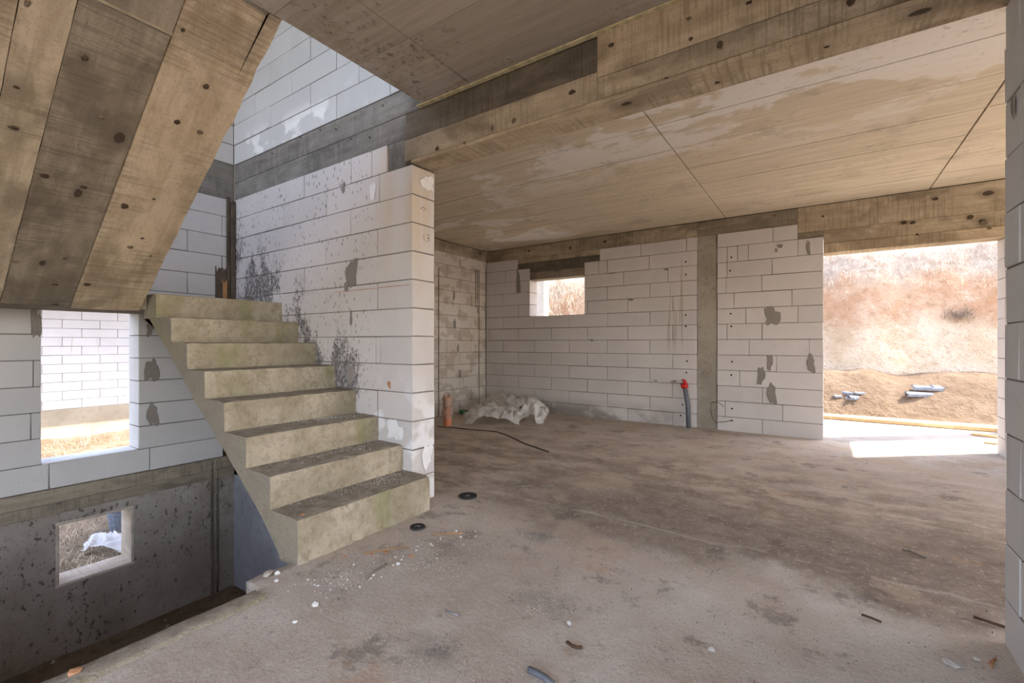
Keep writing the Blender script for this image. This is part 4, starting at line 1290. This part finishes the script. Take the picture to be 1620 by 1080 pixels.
# far wall
for i, (px, py, w, h) in enumerate(((1222, 500, 0.17, 0.21), (1218, 573, 0.06, 0.19), (1204, 594, 0.08, 0.22), (1221, 623, 0.10, 0.23), (1283, 575, 0.075, 0.21), (1279, 392, 0.035, 0.16),
                                     (1234, 389, 0.05, 0.05), (1228, 396, 0.03, 0.04), (820, 447, 0.09, 0.36), (968, 432, 0.09, 0.02), (1054, 426, 0.06, 0.03), (998, 474, 0.07, 0.03),
                                     (936, 538, 0.06, 0.03), (1066, 603, 0.07, 0.025), (1037, 602, 0.05, 0.02))):
    p = ony(px, py, YF); splat(wall_far, 'x', YF, p.x, p.z, w, h, M['mortar_wet'], 30 + i)
bmh = []
for px, py in ((1157, 407), (1155, 428), (1156, 496), (1157, 516), (1158, 572), (1157, 593), (1158, 646), (1158, 665), (1085, 414), (1085, 434), (1085, 498), (1085, 516), (1087, 571), (1086, 589), (1080, 640), (1077, 657)):
    p = ony(px, py, YF)
    splat(wall_far, 'x', YF, p.x, p.z, 0.022, 0.022, M['hole'], px + py, 'dowel_hole', 0.0015, 8, amp=0.1)
# left wall
for i, (px, py, w, h) in enumerate(((240, 586, 0.10, 0.20), (241, 656, 0.085, 0.19), (237, 520, 0.05, 0.12), (57, 510, 0.055, 0.22))):
    p = onx(px, py, XL); splat(wall_left, 'y', XL, p.y, p.z, w, h, M['mortar_wet'], 60 + i, out=1)
for i, (py_, pz_, w, h) in enumerate(((5.6, 1.9, 0.05, 0.14), (5.62, 1.45, 0.05, 0.16), (5.7, 1.05, 0.04, 0.14), (5.75, 0.62, 0.05, 0.15))):
    splat(wall_fl, 'y', XL, py_, pz_, w, h, M['mortar_wet'], 70 + i, out=1)

# ================================================================== LOOSE THINGS
# corner batten and broken board on the landing
bt = tag(empty('corner_batten', (XL + 0.03, 2.21, zt[8])), 'dark upright batten in the corner above the stair landing', 'batten')
plank('board', (XL + 0.004, 2.175, zt[8]), (XL + 0.03, 2.205, 2.60), M['timber_dark'], bt)
plank('board', (XL + 0.004, 2.207, zt[8]), (XL + 0.05, 2.246, 2.56), M['timber_dark'], bt)
bb = tag(empty('broken_board', (XL + 0.03, 2.12, zt[8])), 'splintered board stub with a fresh orange split beside the corner batten', 'board')
def splinter(name, y0, y1, z0, z1, x0, x1, mat, parent, seed):
    rr_ = random.Random(seed)
    n = 6; V, Fc = [], []
    for i in range(n + 1):
        y = y0 + (y1 - y0) * i / n
        top = z1 - rr_.uniform(0, 0.10) * (1 if i % 2 else 0.3)
        for x in (x0, x1):
            V.append((x, y, z0)); V.append((x, y, top))
    for i in range(n):
        a_ = i * 4
        Fc += [(a_, a_ + 1, a_ + 5, a_ + 4), (a_ + 2, a_ + 6, a_ + 7, a_ + 3), (a_ + 1, a_ + 3, a_ + 7, a_ + 5)]
    Fc += [(0, 2, 3, 1), (n * 4, n * 4 + 1, n * 4 + 3, n * 4 + 2)]
    return from_data(name, V, Fc, mat, parent, False, ((x0 + x1) / 2, (y0 + y1) / 2, z0))
splinter('back_piece', 2.075, 2.17, zt[8], 1.90, XL + 0.004, XL + 0.018, M['timber_dark'], bb, 1)  # dark piece painted in for the shade of the cavity behind the wood
splinter('front_piece', 2.08, 2.13, zt[8], 1.74, XL + 0.02, XL + 0.035, M['timber_dark'], bb, 2)
splinter('split_face', 2.13, 2.168, zt[8] + 0.03, 1.76, XL + 0.02, XL + 0.04, M['timber_orange'], bb, 3)

# grey conduit with red cap by the column
pb = onz(1089, 676); pt = ony(1083.5, 610, YF - 0.05)
cond = tag(empty('conduit_pipe', (pb.x, YF - 0.06, 0)), 'grey plastic pipe with a red wrapped top against the far wall', 'pipe')
tube('pipe', [(pb.x + 0.005, YF - 0.065, 0.0), (pb.x - 0.005, YF - 0.06, 0.3), (pt.x - 0.005, YF - 0.05, pt.z)], 0.030, M['pvc_grey'], cond, 14)
tube('red_wrap', [(pt.x, YF - 0.055, pt.z - 0.035), (pt.x - 0.004, YF - 0.055, pt.z + 0.0), (pt.x - 0.014, YF - 0.055, pt.z + 0.03), (pt.x + 0.0, YF - 0.06, pt.z + 0.055), (pt.x + 0.014, YF - 0.06, pt.z + 0.06)], [0.036, 0.050, 0.046, 0.052, 0.030], M['red'], cond, 9)

# orange drain stub wrapped in plastic
op = onz(708, 673)
dr = tag(empty('drain_pipe', (op.x, op.y, 0)), 'orange drain pipe stub wrapped in clear plastic standing in the far corner', 'pipe')
lathe('pipe', [(0.055, 0), (0.055, 0.30), (0.062, 0.31), (0.062, 0.40), (0.055, 0.40), (0.05, 0.39)], M['pvc_orange'], dr, (op.x, op.y, 0), 20)
V, Fc = [], []
n1_, n2_ = 18, 12
for j in range(n2_ + 1):
    for i in range(n1_):
        a = 2 * math.pi * i / n1_; z = 0.10 + 0.35 * j / n2_
        rad = 0.068 + 0.016 * mnoise.noise(Vector((math.cos(a) * 2, math.sin(a) * 2, z * 14))) - (0.03 * max(0, z - 0.40) / 0.05)
        V.append((op.x + rad * math.cos(a), op.y + rad * math.sin(a), z))
for j in range(n2_):
    for i in range(n1_):
        Fc.append((j * n1_ + i, j * n1_ + (i + 1) % n1_, (j + 1) * n1_ + (i + 1) % n1_, (j + 1) * n1_ + i))
Fc.append(tuple(range(n2_ * n1_, n2_ * n1_ + n1_)))
M['wrap'] = mat_sheet('pipe_wrap', (0.66, 0.55, 0.47), 0.40)
from_data('plastic_wrap', V, Fc, M['wrap'], dr, True, (op.x, op.y, 0))

# plastic sheeting heaps
a = onz(772, 668); b = onz(830, 668)
tag(crumple('plastic_sheet', a.x + 0.02, a.y + 0.12, 0.0, 0.85, 0.55, 0.26, math.radians(32), 1.0, M['sheet'], 34), 'flattened heap of dusty clear plastic sheeting on the far floor', 'plastic sheet')
tag(crumple('plastic_sheet', b.x + 0.02, b.y + 0.10, 0.0, 0.50, 0.45, 0.34, math.radians(20), 4.4, M['sheet'], 30), 'bulging ball of clear plastic sheeting at the right of the heap', 'plastic sheet')
tag(crumple('plastic_sheet', -4.15, 6.0, 0.0, 0.9, 0.35, 0.34, 0.1, 8.1, M['sheet'], 30), 'plastic sheeting bunched against the far wall corner', 'plastic sheet')
g = onz(738, 655)
tag(tube('green_bottle', [(g.x - 0.12, g.y - 0.02, 0.035), (g.x + 0.02, g.y + 0.01, 0.035), (g.x + 0.05, g.y + 0.016, 0.037), (g.x + 0.12, g.y + 0.03, 0.04)], [0.033, 0.034, 0.018, 0.013], M['green'], None, 12), 'green glass bottle lying left of the plastic heap', 'bottle')
tag(tube('teal_cap', [(b.x - 0.05, b.y + 0.0, 0.20), (b.x - 0.02, b.y + 0.0, 0.235)], [0.03, 0.022], M['teal'], None, 10), 'small teal plastic cup in the plastic heap', 'cup')

# cable on the floor
cp = [(692, 675), (712, 676), (735, 679), (762, 681), (785, 683), (805, 690), (830, 702), (868, 715)]
tag(tube('cable', [onz(x, y) + Vector((0, 0, 0.005)) for x, y in cp], 0.0055, M['black'], None, 6), 'thin dark cable trailing across the floor before the plastic heap', 'cable')
tag(tube('loose_wire', [onz(1139, 636) + Vector((0, 0, 0.0))] and [ony(x, y, YF - 0.03) for x, y in ((1145, 643), (1136, 636), (1126, 636), (1124, 647), (1126, 658), (1131, 668), (1146, 667), (1158, 665))], 0.004, M['rust'], None, 5), 'bent rusty wire loop sticking out beside the concrete column', 'wire')

# cutting discs
def disc(px, py, rad, label):
    q = onz(px, py)
    e = tag(empty('cutting_disc', (q.x, q.y, 0.004)), label, 'disc', 'worn cutting discs on the floor by the stairs')
    lathe('abrasive_ring', [(0.012, 0.002), (0.012, 0.006), (rad * 0.36, 0.005), (rad * 0.42, 0.012), (rad * 0.97, 0.015), (rad, 0.012), (rad, 0.004), (0.012, 0.002)], M['disc'], e, (q.x, q.y, 0.0), 28)
    lathe('metal_hub', [(0.011, 0.007), (0.016, 0.010), (rad * 0.25, 0.009), (rad * 0.30, 0.006)], M['steel'], e, (q.x, q.y, 0.0), 18)
disc(740, 786, 0.068, 'larger worn black cutting disc lying nearest the wall end')
disc(660.5, 835.5, 0.046, 'smaller black cutting disc lying beside the first step')

# timber splinters, chips, sticks
def stick(name, pp, rad, mat, label, cat, group=None, z=0.004):
    return tag(tube(name, [onz(x, y) + Vector((0, 0, z + rad)) for x, y in pp], rad, mat, None, 5), label, cat, group)
stick('wood_splinter', [(683, 847), (707, 845.5), (731, 845)], 0.0035, M['timber_orange'], 'orange wood splinter beside the smaller cutting disc', 'splinter')
stick('wood_splinter', [(575, 877), (610, 871), (648, 867)], 0.0028, M['timber_orange'], 'thin orange splinter before the first step', 'splinter')
stick('wood_splinter', [(848, 770), (862, 771), (876, 769)], 0.005, M['bush'], 'short dark stick on the floor behind the discs', 'stick')
stick('twig', [(578, 917), (593, 905), (612, 893)], 0.004, M['bush'], 'dark twig lying on the floor in front of the first step', 'twig')
stick('steel_strip', [(705, 968), (715, 972), (725, 976)], 0.004, M['steel'], 'short bright steel strip lying on the near floor', 'metal strip')
stick('rusty_nail', [(897, 1019), (904, 1025), (912, 1028), (921, 1028)], 0.006, M['rust'], 'bent rusty nail on the near floor', 'nail')
stick('black_hose', [(836, 1066), (850, 1072), (862, 1079), (874, 1090)], 0.012, M['pvc_grey'], 'piece of black hose at the bottom edge of the floor', 'hose')
stick('thin_rod', [(1363, 975), (1380, 981), (1394, 987)], 0.005, M['rust'], 'thin dark rod on the pale floor at right', 'rod')
stick('thin_rod', [(1540, 979), (1565, 987), (1592, 996)], 0.006, M['rust'], 'longer dark rod running to the right wall', 'rod')
stick('red_wire', [(1575, 1046), (1570, 1050), (1566, 1054), (1570, 1059)], 0.005, M['chip'], 'curled reddish wire by the foot of the right wall', 'wire')
stick('twig', [(1427, 872), (1440, 874), (1452, 880), (1465, 885)], 0.006, M['bush'], 'dark forked twig on the brown floor at right', 'twig')
stick('twig', [(844, 770), (815, 771)], 0.005, M['bush'], 'short twig on the floor near the wall end', 'twig')

def chunk(name, loc, s, mat, label, cat, group, seed, flat=0.6):
    rr_ = random.Random(seed)
    bm = bmesh.new(); bmesh.ops.create_icosphere(bm, subdivisions=1, radius=1.0)
    for v in bm.verts:
        k = 1 + rr_.uniform(-0.25, 0.2)
        v.co = Vector((v.co.x * s * k, v.co.y * s * k * 0.8, v.co.z * s * k * flat))
    o = from_bm(name, bm, mat, None, False, (loc[0], loc[1], loc[2] + s * flat * 0.75), rr_.uniform(0, 6.28))
    return tag(o, label, cat, group)
named = [(498.5, 958.5, 0.020, 'largest white pebble, on the floor below the broken slab corner'), (439, 908, 0.017, 'white pebble on the broken slab corner, upper'), (437.5, 919.5, 0.014, 'white pebble on the broken slab corner, lower'),
         (466.5, 984.5, 0.012, 'white pebble alone near the stairwell edge'), (629.5, 893, 0.014, 'white pebble in front of the first step'), (900.5, 987, 0.014, 'round grey pebble in the middle of the near floor'),
         (1126, 1029, 0.015, 'round grey pebble at the lower right of the near floor'), (722, 841, 0.012, 'white chip at the end of the orange splinter'), (523, 933.5, 0.009, 'white pebble between the slab corner and the twig')]
for i, (px, py, s, lab) in enumerate(named):
    q = onz(px, py); chunk('pebble', q, s, M['stone'], lab, 'pebble', None, 100 + i, 0.55)
q = onz(1505, 1051); chunk('plaster_flake', q, 0.035, M['stone'], 'flat white plaster flake near the right wall', 'flake', None, 140, 0.22)
q = onz(1545, 1043); chunk('plaster_flake', q, 0.014, M['stone'], 'tiny white plaster flake near the right wall', 'flake', None, 141, 0.4)
rr = random.Random(77)
for i in range(46):
    t_ = rr.random()
    px, py = 480 + 260 * t_ + rr.gauss(0, 18), 925 - 95 * t_ + abs(rr.gauss(0, 18))
    q = onz(px, py)
    if q.x < -2.17: continue
    chunk('pebble', q, rr.uniform(0.004, 0.008), M['stone'], 'tiny white pebble among the grit at the foot of the stairs', 'pebble', 'tiny pebbles at the foot of the stairs', 200 + i, 0.6)
chips = [(611, 874, .020, 'orange brick chip in the middle of the litter by the first step'), (650, 880, .018, 'orange brick chip right of the litter by the first step'), (588, 877, .013, 'orange brick chip left of the litter by the first step'), (545, 880, .012, 'orange brick chip close against the first step'), (697, 826, 0.012, 'orange brick chip above the orange splinter')]
for i, (px, py, s, lab) in enumerate(chips):
    q = onz(px, py); chunk('brick_chip', q, s, M['chip'], lab, 'chip', 'brick chips by the first step', 300 + i, 0.25)
q = ony(455, 812, 1.40); chunk('brick_chip', (NX0 - 0.05, 1.36, zt[1]), 0.016, M['chip'], 'orange chip lying on the first step corner', 'chip', None, 320, 0.3)
q = onz(118, 1068); chunk('brick_chip', (q.x, q.y, 0.008), 0.022, M['chip'], 'orange chip on the stairwell edge at lower left', 'chip', None, 321, 0.4)
# broken slab corner lump
tag(chunk('concrete_lump', onz(424, 911), 0.028, M['slab'], 'rough lump of concrete on the broken slab corner', 'rubble', None, 330, 0.6), kind=None)

# grit: nobody could count it
def grit(name, spots, label, seed, mat):
    rr_ = random.Random(seed)
    V, Fc = [], []
    for (cx_, cy_, z_, sx, sy, n, s0, s1) in spots:
        for _ in range(n):
            x, y = rr_.gauss(cx_, sx), rr_.gauss(cy_, sy)
            if z_ > 0.1 and not (YN + 0.03 < y < YS - 0.02): continue
            if z_ < 0.1 and x < NX0 + 0.03 and 1.2 < y < 2.3: continue
            if in_hole(x, y) and z_ < 0.01: continue
            s = rr_.uniform(s0, s1)
            b0 = len(V)
            a = rr_.uniform(0, 6.28)
            for k in range(3):
                V.append((x + s * math.cos(a + k * 2.09), y + s * math.sin(a + k * 2.09), z_ - 0.001))
            V.append((x + rr_.uniform(-.3, .3) * s, y + rr_.uniform(-.3, .3) * s, z_ + s * rr_.uniform(0.7, 1.3)))
            Fc += [(b0, b0 + 1, b0 + 3), (b0 + 1, b0 + 2, b0 + 3), (b0 + 2, b0, b0 + 3)]
    return tag(from_data(name, V, Fc, mat), label, 'gravel', kind='stuff')
gp = onz(865, 852)
spots = [(gp.x, gp.y, 0.002, 0.09, 0.04, 420, 0.002, 0.006)]
for px, py, n, s in ((600, 890, 900, 0.16), (700, 870, 700, 0.2), (510, 930, 400, 0.1), (690, 1040, 700, 0.06), (860, 955, 400, 0.07), (770, 800, 300, 0.15), (1050, 920, 400, 0.4), (1300, 900, 500, 0.4), (900, 760, 400, 0.5)):
    q = onz(px, py); spots.append((q.x, q.y, 0.001, s, s * 0.8, n, 0.0015, 0.005))
grit('floor_grit', spots, 'fine dark gravel and grit scattered over the hall floor', 5, M['grit'])
spots = []
for k in range(1, 4):
    spots.append((xk[k] + 0.09, 2.0, zt[k] + 0.001, 0.05, 0.15, 200, 0.002, 0.007))
    spots.append((xk[k] + 0.05, 1.75, zt[k] + 0.001, 0.03, 0.3, 160, 0.002, 0.006))
V = grit('step_grit', spots, 'grit and crumbs lying at the back of the lower treads', 6, M['grit'])
spots = [(-3.6, 1.9, ZBF + 0.0, 0.6, 0.25, 260, 0.006, 0.02), (-3.6, 0.7, ZBF + 0.0, 0.5, 0.5, 200, 0.006, 0.022)]
def pit_rubble():
    rr_ = random.Random(9); V, Fc = [], []
    for (cx_, cy_, z_, sx, sy, n, s0, s1) in spots:
        for _ in range(n):
            x, y = rr_.gauss(cx_, sx), rr_.gauss(cy_, sy)
            if not (XL + 0.05 < x < OX - 0.1 and -1 < y < YS - 0.05): continue
            k = rr_.uniform(s0, s1); b0 = len(V); a_ = rr_.uniform(0, 6.28)
            zf = ZBF + 0.03 * mnoise.noise(Vector((x * 2, y * 2, 7))) + 0.015 * mnoise.noise(Vector((x * 8, y * 8, 7))) - 0.003
            for q_ in range(4): V.append((x + k * math.cos(a_ + q_ * 1.57), y + k * math.sin(a_ + q_ * 1.57), zf))
            for q_ in range(4): V.append((x + 0.6 * k * math.cos(a_ + q_ * 1.57 + .3), y + 0.6 * k * math.sin(a_ + q_ * 1.57 + .3), zf + k))
            Fc += [(b0 + q_, b0 + (q_ + 1) % 4, b0 + 4 + (q_ + 1) % 4, b0 + 4 + q_) for q_ in range(4)] + [(b0 + 4, b0 + 5, b0 + 6, b0 + 7)]
    tag(from_data('pit_rubble', V, Fc, M['grit']), 'loose rubble crumbs on the earth floor of the stairwell pit', 'rubble', kind='stuff')
pit_rubble()
